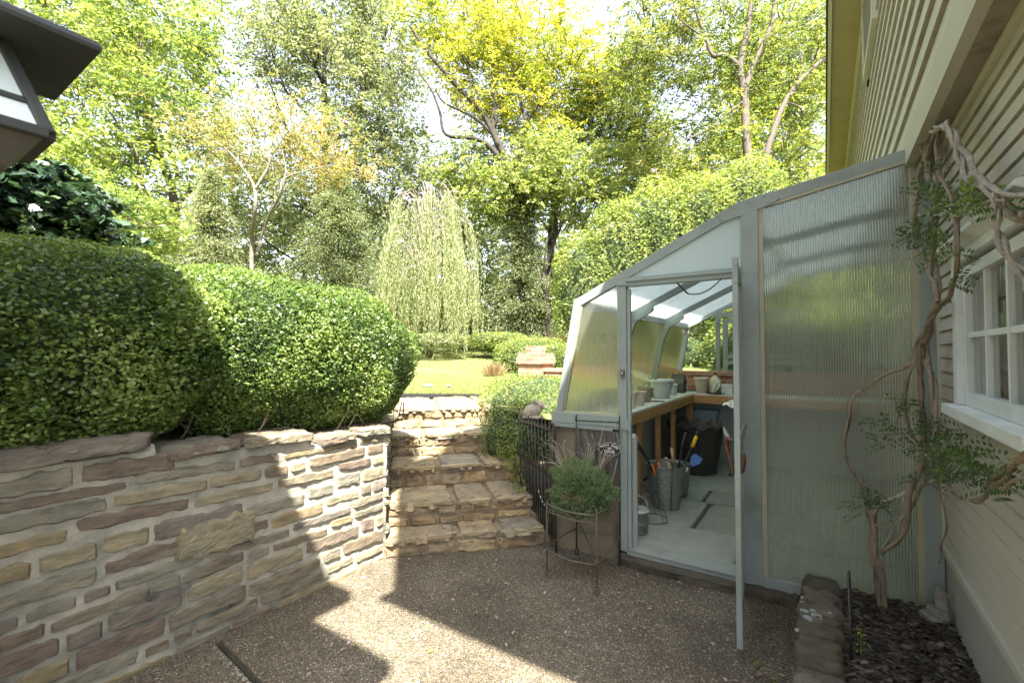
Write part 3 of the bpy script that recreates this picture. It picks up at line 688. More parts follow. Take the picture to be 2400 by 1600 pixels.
for i in range(3):     # glazing, bay by bay
    y0, y1 = ribs[i] + .02, ribs[i + 1] - .02
    for (P0, P1, mt, nm) in ((GA, GB, 'side', 'side_light'), (GB, GC, 'roofp', 'roof_light'), (GC, GD, 'roofp', 'roof_light')):
        a, n = band(P0, P1, .02); q0 = P0 + a * .04 + n; q1 = P1 - a * .03 + n
        b = MB(); b.prism([at(q0, y0), at(q1, y0), at(q1, y1), at(q0, y1)], n * .4); b.build(nm, M[mt], GH)
# far end wall
fe = MB(); Y2 = GE
for i in range(3): fe.prism([at(OUT[i], Y2), at(OUT[i + 1], Y2), at(IN[i + 1], Y2), at(IN[i], Y2)], (0, .05, 0))
fe.box(-1.76, .45, Y2, Y2 + .05, .965, 1.04)
dx0, dx1 = -1.13, -.38
fe.box(dx0 - .09, dx0 - .04, Y2 - .004, Y2 + .05, .97, roofz(dx0 - .09) - .05); fe.box(dx1 + .04, dx1 + .09, Y2 - .004, Y2 + .05, .97, 2.38); fe.box(dx0 - .04, dx1 + .04, Y2 - .004, Y2 + .05, 1.99, 2.06)
fe.build('far_frame', M['frame'], GH)
fd = MB()
fd.box(dx0, dx0 + .06, Y2 - .01, Y2 + .03, 1.04, 1.97); fd.box(dx1 - .06, dx1, Y2 - .01, Y2 + .03, 1.04, 1.97)
for z in (1.04, 1.36, 1.44, 1.91): fd.box(dx0 + .06, dx1 - .06, Y2 - .01, Y2 + .03, z, z + .05)
fd.build('far_vent_frame', M['frame'], GH)
b = MB(); b.box(-1.68, dx0 - .09, Y2 + .02, Y2 + .026, 1.04, 1.99); b.box(dx0 + .02, dx1 - .02, Y2 + .005, Y2 + .011, 1.06, 1.95); b.box(dx1 + .09, .42, Y2 + .02, Y2 + .026, 1.04, 2.5); b.build('far_light', M['clear'], GH)
# knee walls, floor, threshold stone
kw = MB()
kw.box(-1.86, -1.74, GY + .11, GE + .08, -.05, .955); kw.box(-1.86, .49, GE - .04, GE + .08, -.05, .955)
kw.build('knee_wall', M['panel_grey'], GH)
b = MB(); b.box(-1.84, -1.255, GY + .0, GY + .1, -.03, .955)
b.build('front_knee_wall', M['concrete'], GH)
b = MB()
for k in range(4): b.box(-1.60 + k * .078, -1.60 + k * .078 + .075, GY - .016 - .004 * (k % 2), GY - .001, .52, .93)
b.box(-1.29, -1.245, GY - .03, GY - .001, -.01, .955)
b.build('weathered_boards', M['wood_dark'], GH)
b = MB(); b.box(-1.80, -1.22, GY - .03, GY - .0, .935, .962); b.build('bottom_sill', M['frame'], GH)
fl = Stones()
def PFl(u_, v, w): return (u_, v, .085 + w)
rows = [(3.30, 3.98, [(-1.7, -.52), (-.51, .42)]), (3.98, 4.75, [(-1.7, -.92), (-.91, .42)]), (4.75, 5.2, [(-1.7, -1.0), (-.99, -.2), (-.19, .42)]), (5.2, 5.9, [(-1.7, -.75), (-.74, .42)]), (5.9, 6.7, [(-1.7, -.95), (-.94, .42)])]
for (y0, y1, cs) in rows:
    for (x0, x1) in cs: fl.stone(PFl, x0 + .008, x1 - .008, y0 + .008, y1 - .008, .012, x0 * 7 + y0, 20, 14, back=.02, craggy=.12)
flo = fl.build('paved_floor', M['flag'], smooth=True, kind='structure')
b = MB(); b.box(-1.74, .5, GY + .06, GE - .04, -.02, .075); b.build('floor_bed', M['flag_joint'], kind='structure')
th = Stones()
def PTh(u_, v, w): return (u_, GY - .02 - w, v)
for (x0, x1) in ((-1.27, -.86), (-.85, -.44), (-.43, -.14)): th.stone(PTh, x0, x1, -.02, .078, .02, x0 * 9, 22, 8, craggy=1)
def PTt(u_, v, w): return (u_, v, .062 + w)
th.stone(PTt, -1.27, -.14, GY - .06, GY + .06, .01, 3, 30, 6, craggy=.3)
th.box(-1.27, .5, GY - .02, GY + .06, -.03, .06); th.r += [.5] * (len(th.f) - len(th.r))
th.build('threshold_stone', M['mossy'], GH, smooth=True)
b = MB(); b.box(-1.19, -.44, GY - .03, GY + .14, .098, .112); b.build('threshold_slab', M['flag'], GH)
# studs inside
stud_at = [(-1.50, -1.46, y, y + .07) for y in (3.62, 4.35, 4.95, 5.55)] + [(-1.50, -1.435, GE - .45, GE - .36)]
# door
DH = Vector((-.445, GY - .03, 0)); DF = Vector((-.372, 2.585, 0)); dd = (DF - DH).normalized(); dn = Vector((dd.y, -dd.x, 0))
def dp(s, n_, z): return DH + dd * s + dn * n_ + Vector((0, 0, z))
DL = (DF - DH).length
b = MB()
def dbox(b, s0, s1, n0, n1, z0, z1): b.prism([dp(s0, n0, z0), dp(s1, n0, z0), dp(s1, n1, z0), dp(s0, n1, z0)], (0, 0, z1 - z0))
dbox(b, 0, .05, -.014, .014, .10, 1.97); dbox(b, DL - .045, DL, -.014, .014, .035, 1.99); dbox(b, .05, DL - .045, -.014, .014, .10, .20); dbox(b, .05, DL - .045, -.014, .014, 1.92, 1.97); dbox(b, .05, DL - .045, -.014, .014, .98, 1.03)
dr = b.build('door', M['frame'], GH, bevel=.003)
b = MB(); dbox(b, .05, DL - .045, -.003, .003, .20, 1.92); b.build('door_pane', M['twin'], dr)
b = MB(); rivet(b, *dp(DL + .002, -.004, 1.95), .006); rivet(b, *dp(DL + .002, -.004, 1.86), .006); b.build('screws', M['steel'], dr)
b = MB(); dbox(b, DL - .15, DL - .11, .014, .03, 1.215, 1.255); b.tube(smooth_path([dp(DL - .15, .03, 1.25), dp(DL - .13, .05, 1.235), dp(DL - .11, .03, 1.22)], 4), .004, 6)
b.tube([dp(DL - .13, .014, 1.235), dp(DL - .13, .06, 1.235), dp(DL - .13, .07, 1.225)], .006, 8); b.build('door_latch', M['galv_light'], dr)
b = MB(); b.box(-1.232, -1.20, GY - .03, GY - .018, 1.33, 1.385); b.blob((-1.214, GY - .04, 1.357), (.012, .014, .012), 8, 6, 0); b.build('keeper', M['steel'], GH)
b = MB()
c0 = onY(1603, 664, GY + .02); c1 = onY(1612, 688, GY + .03)
b.bar(onY(1586, 662, GY + .0), onY(1612, 688, GY + .0), .011, .011)
p0, p1 = onY(1612, 688, GY), onY(1692, 652, GY - .05); n = 30; pts = []
for i in range(n + 1): t = i / n; q = p0.lerp(p1, t); q.z -= .055 * 4 * t * (1 - t) * .7; pts.append(q)
for i in range(n):
    s_ = (0, 1, 0) if i % 2 else (0, 0, 1); b.bar(pts[i], pts[i].lerp(pts[i + 1], 1.15), .003, .009, s_)
b.build('door_chain', M['black_plastic'], GH)
# ================================================================ work bench
BT = thing('potting_bench', (-1.6, 5, .1), 'white topped L-shaped potting bench on new lumber framing inside the greenhouse', 'work bench')
b = MB(); b.prism([(-1.745, GY + .10, .968), (-1.40, GY + .10, .968), (-1.44, GE - .40, .968), (.40, GE - .40, .968), (.40, GE - .05, .968), (-1.745, GE - .05, .968)][::-1], (0, 0, .02)); b.build('bench_top', M['white'], BT)
b = MB(); b.box(-1.455, -1.415, GY + .12, GE - .42, .87, .966); b.box(-1.415, .38, GE - .43, GE - .39, .87, .966); b.build('apron', M['wood'], BT)
for q_ in stud_at: b = MB(); b.box(*q_, .095, .868); b.build('stud', M['wood'], BT)
b = MB(); b.box(-1.33, -1.16, GY + .055, GY + .098, .885, .912); b.build('shelf_end', M['white'], BT)
b = MB(); b.box(-1.19, -1.158, GY + .055, GY + .085, .11, .88); b.box(-1.157, -1.147, GY + .06, GY + .09, .11, .9); b.build('jamb_board', M['panel_grey'], BT)
# ================================================================ foliage
def unit(a): return a / np.maximum(np.linalg.norm(a, axis=1, keepdims=True), 1e-9)
def leaf_mesh(name, C, size, rnd, m, parent=None, aspect=.5, dirs=None, nrm=None, upb=.6, fold=.12, **kw):
    """a mesh of many small pointed leaves centred at C"""
    n = len(C); size = np.broadcast_to(np.asarray(size, float), (n,))[:, None]
    if dirs is None: dirs = RNG.normal(size=(n, 3)) * np.array([1, 1, .6])
    dirs = unit(dirs)
    if nrm is None: nrm = RNG.normal(size=(n, 3)) + np.array([0, 0, upb])
    nrm = nrm - dirs * (nrm * dirs).sum(1, keepdims=True); nrm = unit(nrm)
    s = np.cross(dirs, nrm); a = size * .5; w = size * .5 * aspect
    V = np.empty((n, 4, 3)); V[:, 0] = C - dirs * a; V[:, 1] = C + s * w + nrm * (w * fold) + dirs * a * .1; V[:, 2] = C + dirs * a; V[:, 3] = C - s * w + nrm * (w * fold) + dirs * a * .1
    me = bpy.data.meshes.new(name); me.vertices.add(4 * n); me.vertices.foreach_set("co", V.reshape(-1).astype(np.float32))
    me.loops.add(4 * n); me.loops.foreach_set("vertex_index", np.arange(4 * n, dtype=np.int32))
    me.polygons.add(n); me.polygons.foreach_set("loop_start", np.arange(0, 4 * n, 4, dtype=np.int32))
    try: me.polygons.foreach_set("loop_total", np.full(n, 4, dtype=np.int32))
    except Exception: pass
    me.update(calc_edges=True); set_rnd(me, np.clip(rnd, 0, 1))
    return link(name, me, m, parent, **kw)
def ell(n, c, r, shell=.0, zcut=-1.0):
    """points in an ellipsoid, towards the shell when shell -> 1"""
    d = unit(RNG.normal(size=(int(n * 1.6) + 8, 3))); d = d[d[:, 2] > zcut][:n]
    q = RNG.random((len(d), 1)) ** (1 / 3.0); q = q * (1 - shell) + shell * (1 - .25 * RNG.random((len(d), 1)) ** 1.5)
    return np.array(c) + d * q * np.array(r)
def lump(P, fr, seed=0):
    return np.array([noise.noise(Vector((p[0] * fr + seed, p[1] * fr, p[2] * fr))) for p in P])
LM = {
 'box_leaf': leaf_mat('boxwood_leaves', [(.028,.068,.012),(.078,.155,.022),(.155,.26,.038),(.27,.385,.07)], .36, .5, .38),  # leaf colours shared by both boxwood bushes
 'maple': leaf_mat('maple_leaves', [(.07,.14,.025),(.15,.24,.04),(.23,.32,.055),(.33,.41,.09)], .5),
 'poplar': leaf_mat('tulip_poplar_leaves', [(.07,.11,.03),(.13,.18,.055),(.20,.26,.085),(.30,.34,.14)], .48),
 'ash': leaf_mat('yellowing_ash_leaves', [(.13,.20,.018),(.26,.33,.025),(.40,.43,.04),(.52,.50,.06)], .52),
 'walnut': leaf_mat('green_compound_leaves', [(.06,.11,.02),(.12,.19,.035),(.20,.27,.045),(.32,.35,.07)], .5),
 'dogwood': leaf_mat('dogwood_leaves', [(.13,.18,.04),(.23,.27,.06),(.32,.31,.08),(.38,.26,.09)], .5),
 'hemlock': leaf_mat('hemlock_sprays', [(.06,.10,.03),(.12,.18,.05),(.20,.26,.08),(.28,.33,.12)], .42),
 'willow': leaf_mat('weeping_leaves', [(.14,.21,.06),(.25,.33,.10),(.37,.44,.16),(.50,.55,.25)], .5),
 'green': leaf_mat('fresh_green_leaves', [(.07,.13,.022),(.14,.22,.04),(.23,.31,.055),(.33,.39,.10)], .5),
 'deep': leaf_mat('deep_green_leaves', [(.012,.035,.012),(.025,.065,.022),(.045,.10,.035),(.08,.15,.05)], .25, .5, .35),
 'dark': leaf_mat('woodland_leaves', [(.06,.09,.025),(.12,.17,.045),(.19,.25,.08)], .45),
 'shrub': leaf_mat('shrub_leaves', [(.05,.11,.02),(.11,.20,.035),(.20,.29,.05),(.36,.38,.06)], .4),
 'thyme': leaf_mat('thyme_leaves', [(.05,.12,.03),(.11,.20,.055),(.18,.29,.085),(.27,.36,.13)], .3),
 'vine': leaf_mat('wisteria_leaves', [(.03,.075,.018),(.06,.13,.028),(.11,.20,.04),(.24,.36,.05)], .35, .4, .4),
 'straw': leaf_mat('straw_blades', [(.25,.19,.08),(.38,.32,.14),(.30,.30,.10)], .4),
 'grass': leaf_mat('grass_blades', [(.10,.16,.03),(.18,.26,.05),(.27,.34,.08),(.36,.41,.13)], .45),
 'litter': leaf_mat('dry_leaves', [(.16,.10,.05),(.30,.21,.12),(.42,.34,.2),(.5,.45,.3)], .1),
 'sprout': leaf_mat('sprout_leaves', [(.30,.42,.03),(.45,.55,.05)], .5),
}
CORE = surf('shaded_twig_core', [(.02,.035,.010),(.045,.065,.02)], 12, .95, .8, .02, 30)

# ---- boxwood hedge: two clipped bushes on the wall
def bush(name, lobes, n, size, m, label, cat, parent=None, aspect=.6, depth=.14, loc=None, core=.84, upb=.4, group=None, twigs=0, zmin=-9, clumps=.75, tone=0.0):
    T = thing(name, loc or lobes[0][0], label, cat, group)
    vol = [r[0] * r[1] + r[1] * r[2] + r[0] * r[2] for (_, r) in lobes]; tot = sum(vol); Cs = []; Ns = []
    cb = MB()
    for (c_, r_), v_ in zip(lobes, vol):
        k = int(n * v_ / tot); d = unit(RNG.normal(size=(k, 3)))
        p_ex = .86                                     # a little boxier than an egg
        dd_ = np.sign(d) * np.abs(d) ** p_ex; dd_ = dd_ / (np.abs(dd_) ** 2.6).sum(1, keepdims=True) ** (1 / 2.6)
        base = np.array(c_) + dd_ * np.array(r_)
        rel = 1 + .10 * lump(base, 2.2, 3) + .05 * lump(base, 7, 9)
        q = rel - (depth / np.mean(r_)) * RNG.random(k) ** 1.6
        Cs.append(np.array(c_) + dd_ * np.array(r_) * q[:, None]); Ns.append(d)
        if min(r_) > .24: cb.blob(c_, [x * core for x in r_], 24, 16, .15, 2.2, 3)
    C_ = np.concatenate(Cs); N_ = np.concatenate(Ns)
    keep = np.ones(len(C_), bool)
    for (c_, r_) in lobes:
        e = (np.abs((C_ - np.array(c_)) / (np.array(r_) * .80)) ** 2.6).sum(1); keep &= e > 1
    keep &= C_[:, 2] > zmin
    C_ = C_[keep]; N_ = N_[keep]
    rn = .42 + tone + .9 * (lump(C_, 3.0, 5) * .5 + lump(C_, 9, 2) * .35) + RNG.normal(size=len(C_)) * .2
    ns = int(len(C_) / 420); idx = RNG.integers(0, len(C_), ns); sd2 = unit(N_[idx] + RNG.normal(size=(ns, 3)) * .35 + np.array([0, 0, .5])); tq = (np.arange(9) + 1) / 9
    SP_ = (C_[idx][:, None, :] + sd2[:, None, :] * tq[None, :, None] * (size * RNG.uniform(1.5, 4.5, ns))[:, None, None] + RNG.normal(size=(ns, 9, 3)) * size * .25).reshape(-1, 3)
    n0, n1 = len(C_), len(SP_)
    leaf_mesh('foliage', np.concatenate([C_, SP_]), np.concatenate([RNG.uniform(.7, 1.2, n0) * size, np.full(n1, size * .85)]), np.concatenate([rn, .75 + RNG.normal(size=n1) * .15]), m, T, aspect, None,
              np.concatenate([N_ * .9 + RNG.normal(size=N_.shape) * .7 + np.array([0, 0, upb]), RNG.normal(size=(n1, 3)) + np.array([0, 0, .5])]))
    cb.build('twig_core', CORE, T, smooth=True)
    if twigs:
        tb = MB()
        for i in range(twigs):
            c_, r_ = lobes[i % len(lobes)]
            a = random.uniform(-1.2, .9); x = c_[0] + r_[0] * math.cos(a) * .7; y = c_[1] + random.uniform(-.8, .8) * r_[1]
            tb.tube(smooth_path([(x - .2, y, c_[2] - r_[2] * .98), (x, y + .05, c_[2] - r_[2] * .9), (x + .08, y + random.uniform(-.15, .15), c_[2] - r_[2] * .62)], 3), taper(7, .009, .004), 5)
        tb.build('stem_tangle', M['vine'], T)
    return T
bush('boxwood_bush', [((-3.45, -.35, 1.50), (.78, 1.0, .58)), ((-3.40, .62, 1.52), (.76, .82, .58))], 260000, .026, LM['box_leaf'],
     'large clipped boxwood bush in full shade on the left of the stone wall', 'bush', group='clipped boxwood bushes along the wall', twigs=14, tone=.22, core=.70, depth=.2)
bush('boxwood_bush', [((-3.56, 1.66, 1.52), (.86, .66, .58)), ((-3.49, 2.20, 1.46), (.86, .72, .58))], 230000, .0235, LM['box_leaf'],
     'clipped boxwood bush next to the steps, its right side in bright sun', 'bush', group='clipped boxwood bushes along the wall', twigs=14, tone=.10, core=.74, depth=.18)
# ---- shrub right of the steps
bush('spreading_shrub', [((-2.72, 4.55, .86), (.62, .62, .42)), ((-2.25, 4.0, .72), (.42, .55, .40)), ((-2.62, 3.92, .62), (.30, .34, .34)), ((-2.05, 4.5, .80), (.34, .6, .36)), ((-2.0, 3.62, .55), (.2, .22, .34)), ((-2.16, 3.40, .60), (.13, .13, .30)), ((-2.42, 4.02, .72), (.24, .28, .30))], 60000, .026, LM['shrub'],
     'low spreading shrub spilling over the right edge of the stone steps', 'shrub', aspect=.5, depth=.2, upb=.8, tone=.08)
bush('yellow_groundcover', [((-3.6, 5.9, .98), (.75, .45, .15)), ((-2.7, 5.9, .98), (.9, .7, .22)), ((-2.2, 5.4, .95), (.35, .8, .22))], 26000, .03, LM['shrub'],
     'yellow green groundcover patch behind the shrub at the top of the steps', 'groundcover plant', aspect=.5, depth=.12, upb=1.0, tone=.35)

# ---- trees
def limb_path(p0, p1, bend=.12, n=5):
    p0, p1 = Vector(p0), Vector(p1); L_ = (p1 - p0).length; out = []
    for i in range(n + 1):
        t = i / n; q = p0.lerp(p1, t)
        q += Vector((noise.noise(q * .9 + Vector((3, 0, 0))), noise.noise(q * .9 + Vector((0, 9, 0))), noise.noise(q * .9) * .5)) * (L_ * bend * math.sin(math.pi * t))
        out.append(q)
    return out
def crown(lobes, n, sig=.28, per=26, hole=.0, seed=0, flat=.55):
    """foliage as many leafy twigs: every twig is a short drooping line of leaves; also returns the leaf directions"""
    vol = [max(.2, r[0] * r[1] * r[2]) ** .66 for (_, r) in lobes]; tot = sum(vol); out = []; rr = []; dd = []
    tw = 13; per = tw * 4
    for li, ((c_, r_), v_) in enumerate(zip(lobes, vol)):
        k = max(4, int(1.25 * n * v_ / tot / per)); cc = ell(k, c_, np.array(r_) * 1.08, .35)
        if hole: cc = cc[lump(cc, .55 / max(.3, sig * 1.6), seed) > -hole]
        if not len(cc): continue
        k = len(cc); o_ = unit(cc - np.array(c_)); cn = RNG.normal(size=k) * .17
        sc = np.repeat(cc, 4, 0) + RNG.normal(size=(4 * k, 3)) * sig * 1.15 * np.array([1, 1, flat])           # twig starts
        sd_ = unit(np.repeat(o_, 4, 0) * .55 + RNG.normal(size=(4 * k, 3)) * .75 * np.array([1, 1, .6]) + np.array([0, 0, .12]))
        ln = sig * RNG.uniform(.8, 2.1, 4 * k)[:, None]
        t = (np.arange(tw) + .5) / tw; P_ = sc[:, None, :] + sd_[:, None, :] * (t[None, :, None] - .35) * ln[:, None, :] - np.array([0, 0, 1.]) * (t ** 2)[None, :, None] * ln[:, None, :] * .35
        sg = np.where(np.arange(tw) % 2 == 0, 1, -1)[None, :, None]; side = unit(np.cross(sd_, np.array([0, 0, 1.])))[:, None, :] * sg
        P_ = P_ + side * sig * .16 + RNG.normal(size=P_.shape) * sig * .11; D_ = side * .8 + sd_[:, None, :] * .7 + np.array([0, 0, -.25]) + RNG.normal(size=P_.shape) * .35
        out.append(P_.reshape(-1, 3)); dd.append(D_.reshape(-1, 3)); rr.append(np.repeat(np.repeat(cn, 4) + RNG.normal(size=4 * k) * .12, tw))
    global LAST_DIRS
    LAST_DIRS = np.concatenate(dd)
    return np.concatenate(out), np.concatenate(rr)
def wl_(px, py, t, rx, ry, rd):
    """crown mass seen round (px, py) at t metres: radii rx, ry in picture px, rd metres deep"""
    c_ = onT(px, py, t); k = t / F
    return ((c_.x, c_.y, c_.z), (max(.2, math.hypot(rx * k * RT.x, rd * FW.x)), max(.2, math.hypot(rx * k * RT.y, rd * FW.y)), ry * k))
def tree(name, base, lobes, n, size, m, label, cat='tree', bark='bark', trunk_r=.18, limbs=(), auto=0, sig=.3, per=26, aspect=.5, hole=0, tone=.0, dirs=None, flat=.55, upb=.6, group=None):
    """lobes: (px, py, t, rx, ry, depth); limbs: lists of (px, py, t) with start/end radius"""
    L = [wl_(*l) for l in lobes]; bx, by, bt = base
    g = onT(bx, by, bt); g.z = gz(g.x, g.y) - .05
    T = thing(name, g, label, cat, group)
    C_, cr_ = crown(L, n, sig, per, hole, seed=bx * .01, flat=flat)
    per = 52; rn = .45 + tone + cr_ + .35 * lump(C_[::per], .6, bx).repeat(per)[:len(C_)] + RNG.normal(size=len(C_)) * .16
    leaf_mesh('crown', C_, RNG.uniform(.7, 1.25, len(C_)) * size * 1.12, rn, m, T, aspect, LAST_DIRS, None, upb)
    tb = MB()
    if limbs:
        for (pts, r0, r1) in limbs:
            pp = [onT(q[0], q[1], q[2] - (.75 if q[1] < 520 else 0)) if q[1] is not None else g for q in pts]
            sp = smooth_path(pp, 5); tb.tube(sp, taper(len(sp), r0, r1), 9, rough=.25)
    else:
        top = Vector(max(L, key=lambda l: l[0][2])[0]); sp = smooth_path(limb_path(g, top, .08), 4)
        tb.tube(sp, taper(len(sp), trunk_r, trunk_r * .25), 9, rough=.2)
        for i in range(auto):
            c_, r_ = L[i % len(L)]; q = random.uniform(.25, .8); s0 = sp[int(q * (len(sp) - 1))]
            e_ = Vector(ell(1, c_, r_, .3)[0]); lp = smooth_path(limb_path(s0, e_, .18), 3)
            tb.tube(lp, taper(len(lp), trunk_r * .42 * (1.1 - q * .6), trunk_r * .06), 6, rough=.2)
    # twigs into the crown
    cents = C_[::per]
    for p_ in cents[::max(1, len(cents) // 260)]:
        q = Vector(p_); c_ = Vector(min(L, key=lambda l: (Vector(l[0]) - q).length)[0])
        s0 = q.lerp(c_, .55) - Vector((0, 0, .15 * (q - c_).length)); lp = limb_path(s0, q, .2, 3); tb.tube(lp, taper(4, trunk_r * .07 + .004, .004), 4, caps=False)
    tb.build('trunk', M[bark], T, smooth=True)
    return T
# far woodland mass
fw = []
for i in range(80):
    px = random.uniform(-250, 2100); t = random.uniform(26, 44); py = random.uniform(520, 780) if px < 1500 else random.uniform(470, 780)
    fw.append(wl_(px, py, t, random.uniform(60, 120), random.uniform(60, 120), 3))
C_, cr_ = crown(fw, 110000, .6, 24); leaf_mesh('distant_woodland', C_, RNG.uniform(.2, .38, len(C_)), .5 + cr_ * 1.5 + RNG.normal(size=len(C_)) * .2, LM['dark'], None, .6, kind='stuff')
print('woodland', len(C_))

tree('maple_tree', (430, 640, 12.5), [(120, 40, 12, 170, 130, 2.0), (310, -10, 12.5, 140, 110, 2), (350, 140, 12, 120, 100, 1.8), (200, 260, 11.5, 190, 120, 1.8), (420, 265, 12, 70, 80, 1.2), (120, 420, 11, 190, 110, 1.6), (330, 420, 11.5, 130, 110, 1.5), (-60, 200, 12, 150, 260, 2), (230, 530, 11, 230, 70, 1.4), (420, 70, 12, 40, 50, .8)],
     72000, .105, LM['maple'], 'tall sunlit yellow green maple filling the upper left behind the boxwood', sig=.30, auto=10, trunk_r=.16, tone=.1, hole=.14)
tree('tulip_poplar', (760, 700, 16), [(665, 60, 15, 80, 90, 1.5), (780, 10, 16, 130, 120, 2), (900, 110, 16, 90, 120, 1.8), (760, 160, 15, 130, 90, 1.6), (860, 250, 15.5, 90, 90, 1.5), (800, 360, 15, 110, 90, 1.5), (915, 300, 15, 35, 60, .8), (640, 150, 15, 45, 50, .8), (700, 450, 16, 120, 110, 1.5), (900, 440, 16, 100, 90, 1.5)],
     62000, .11, LM['poplar'], 'tall grey green tree with drooping leafy branches left of the yellow tree', sig=.34, auto=10, trunk_r=.2, hole=.12, tone=.05, bark='bark_dark')
t_ = 13.5
tree('ash_tree', (1225, 640, t_), [(1100, 70, t_, 100, 70, 1.3), (1240, 100, t_, 130, 90, 1.5), (1120, 170, t_, 120, 70, 1.4), (1320, 180, t_, 120, 80, 1.4), (1230, 240, t_, 130, 50, 1.2), (1180, 20, t_, 90, 45, 1.0), (1400, 210, t_, 60, 55, 1.0), (1010, 30, t_, 55, 60, 1.0), (1150, 285, t_, 60, 35, .8), (1270, 330, t_, 60, 40, .8)],
     50000, .10, LM['ash'], 'bright yellow leaved ash tree with dark forking limbs in the centre', sig=.25, per=24, hole=.20, bark='bark_dark', aspect=.38, trunk_r=.16,
     limbs=[([(1225, 640, t_), (1225, 560, t_), (1212, 480, t_), (1200, 410, t_), (1175, 350, t_), (1155, 300, t_), (1160, 220, t_), (1150, 120, t_)], .17, .04), ([(1200, 410, t_), (1150, 345, t_), (1110, 325, t_), (1045, 315, t_), (1030, 260, t_), (1010, 210, t_), (975, 160, t_)], .075, .015),
            ([(1165, 330, t_), (1130, 290, t_), (1090, 265, t_), (1040, 240, t_), (1020, 210, t_)], .05, .015), ([(1170, 345, t_), (1130, 265, t_), (1060, 190, t_), (1000, 120, t_), (960, 60, t_)], .09, .03),
            ([(1215, 480, t_), (1215, 380, t_), (1230, 290, t_), (1215, 200, t_), (1240, 100, t_)], .07, .02), ([(1225, 300, t_), (1270, 240, t_), (1330, 210, t_), (1400, 215, t_)], .04, .012), ([(1160, 300, t_), (1180, 215, t_), (1220, 150, t_)], .04, .01), ([(1130, 265, t_), (1110, 190, t_), (1080, 120, t_)], .04, .01)])
tree('walnut_tree', (1290, 650, 14.2), [(1440, 220, 14, 80, 60, 1.2), (1500, 290, 14, 60, 60, 1.0), (1430, 320, 14, 90, 50, 1.2), (1380, 270, 14, 60, 60, 1), (1520, 350, 14, 50, 30, .7), (1470, 180, 14, 50, 40, .8)],
     20000, .10, LM['walnut'], 'green tree with long dark limb stretching right from behind the yellow tree', sig=.25, per=22, hole=.25, bark='bark_dark', aspect=.38,
     limbs=[([(1290, 650, 14.2), (1295, 520, 14), (1330, 420, 14), (1400, 372, 14), (1460, 355, 14), (1520, 325, 14), (1580, 285, 14)], .12, .02), ([(1400, 372, 14), (1415, 300, 14), (1405, 230, 14)], .035, .01), ([(1440, 362, 14), (1475, 300, 14), (1490, 230, 14)], .03, .01), ([(1330, 420, 14), (1300, 370, 14), (1280, 330, 14)], .05, .01)])
tree('maple_tree', (1290, 660, 13), [(1240, 400, 12.8, 80, 50, 1.0), (1330, 420, 12.8, 110, 50, 1.2), (1230, 470, 12.8, 90, 45, 1.0), (1380, 480, 12.8, 100, 50, 1.1), (1290, 350, 12.8, 60, 30, .8), (1450, 400, 13, 60, 60, 1), (1150, 450, 13, 60, 60, 1), (1100, 400, 13.5, 70, 70, 1)],
     34000, .09, LM['green'], 'bushy fresh green maple crown under the yellow tree', sig=.22, per=24, hole=.3, auto=7, trunk_r=.09, tone=.12, bark='bark_dark')
t_ = 11.0
tree('elm_tree', (1765, 560, t_), [(1530, 60, t_, 90, 70, 1.0), (1600, 130, t_, 90, 60, 1.0), (1500, 150, t_, 60, 50, .8), (1700, 50, t_, 90, 60, 1.0), (1830, 70, t_, 80, 90, 1.0), (1660, 200, t_, 80, 50, .9), (1850, 230, t_, 70, 90, .9), (1700, 300, t_, 100, 50, .9), (1620, 330, t_, 70, 40, .8), (1840, 370, t_, 70, 50, .8), (1740, 150, t_, 90, 60, .9), (1650, 390, t_, 70, 30, .7), (1580, 0, t_, 120, 40, 1), (1900, 150, t_, 40, 160, .8)],
     36000, .098, LM['walnut'], 'tree with forked brown trunk rising behind the greenhouse roof', sig=.22, per=22, hole=.16, aspect=.32, flat=.8, tone=.02,
     limbs=[([(1765, 640, t_), (1763, 520, t_), (1762, 450, t_), (1758, 400, t_), (1748, 320, t_), (1745, 230, t_), (1735, 160, t_), (1750, 80, t_), (1765, -20, t_), (1770, -90, t_)], .135, .035),
            ([(1770, 440, t_), (1790, 380, t_), (1815, 300, t_), (1840, 240, t_), (1880, 185, t_), (1935, 135, t_), (1990, 90, t_)], .075, .04), ([(1745, 235, t_), (1755, 180, t_), (1785, 110, t_), (1810, 50, t_), (1815, -30, t_)], .07, .035),
            ([(1738, 160, t_), (1700, 130, t_), (1670, 130, t_), (1655, 90, t_), (1635, 40, t_), (1620, -30, t_)], .055, .02), ([(1740, 240, t_), (1700, 270, t_), (1660, 305, t_), (1600, 330, t_)], .03, .01), ([(1765, 450, t_), (1745, 420, t_), (1732, 395, t_)], .07, .05),
            ([(1840, 240, t_), (1872, 250, t_), (1885, 270, t_)], .02, .008), ([(1870, 195, t_), (1878, 150, t_), (1870, 90, t_)], .02, .008), ([(1655, 90, t_), (1610, 60, t_), (1580, 30, t_)], .025, .01)])
tree('hickory_tree', (1900, 620, 15), [(1850, 120, 15, 120, 160, 1.6), (1800, 300, 15, 120, 110, 1.5), (1700, 380, 15, 110, 70, 1.2), (1900, 400, 15, 100, 100, 1.4), (1640, 450, 15, 90, 60, 1.1), (1750, 200, 15.5, 90, 90, 1.2)],
     38000, .11, LM['ash'], 'yellow green leafy tree directly behind the forked trunk', sig=.3, per=24, hole=.08, auto=6, tone=-.22, trunk_r=.12)
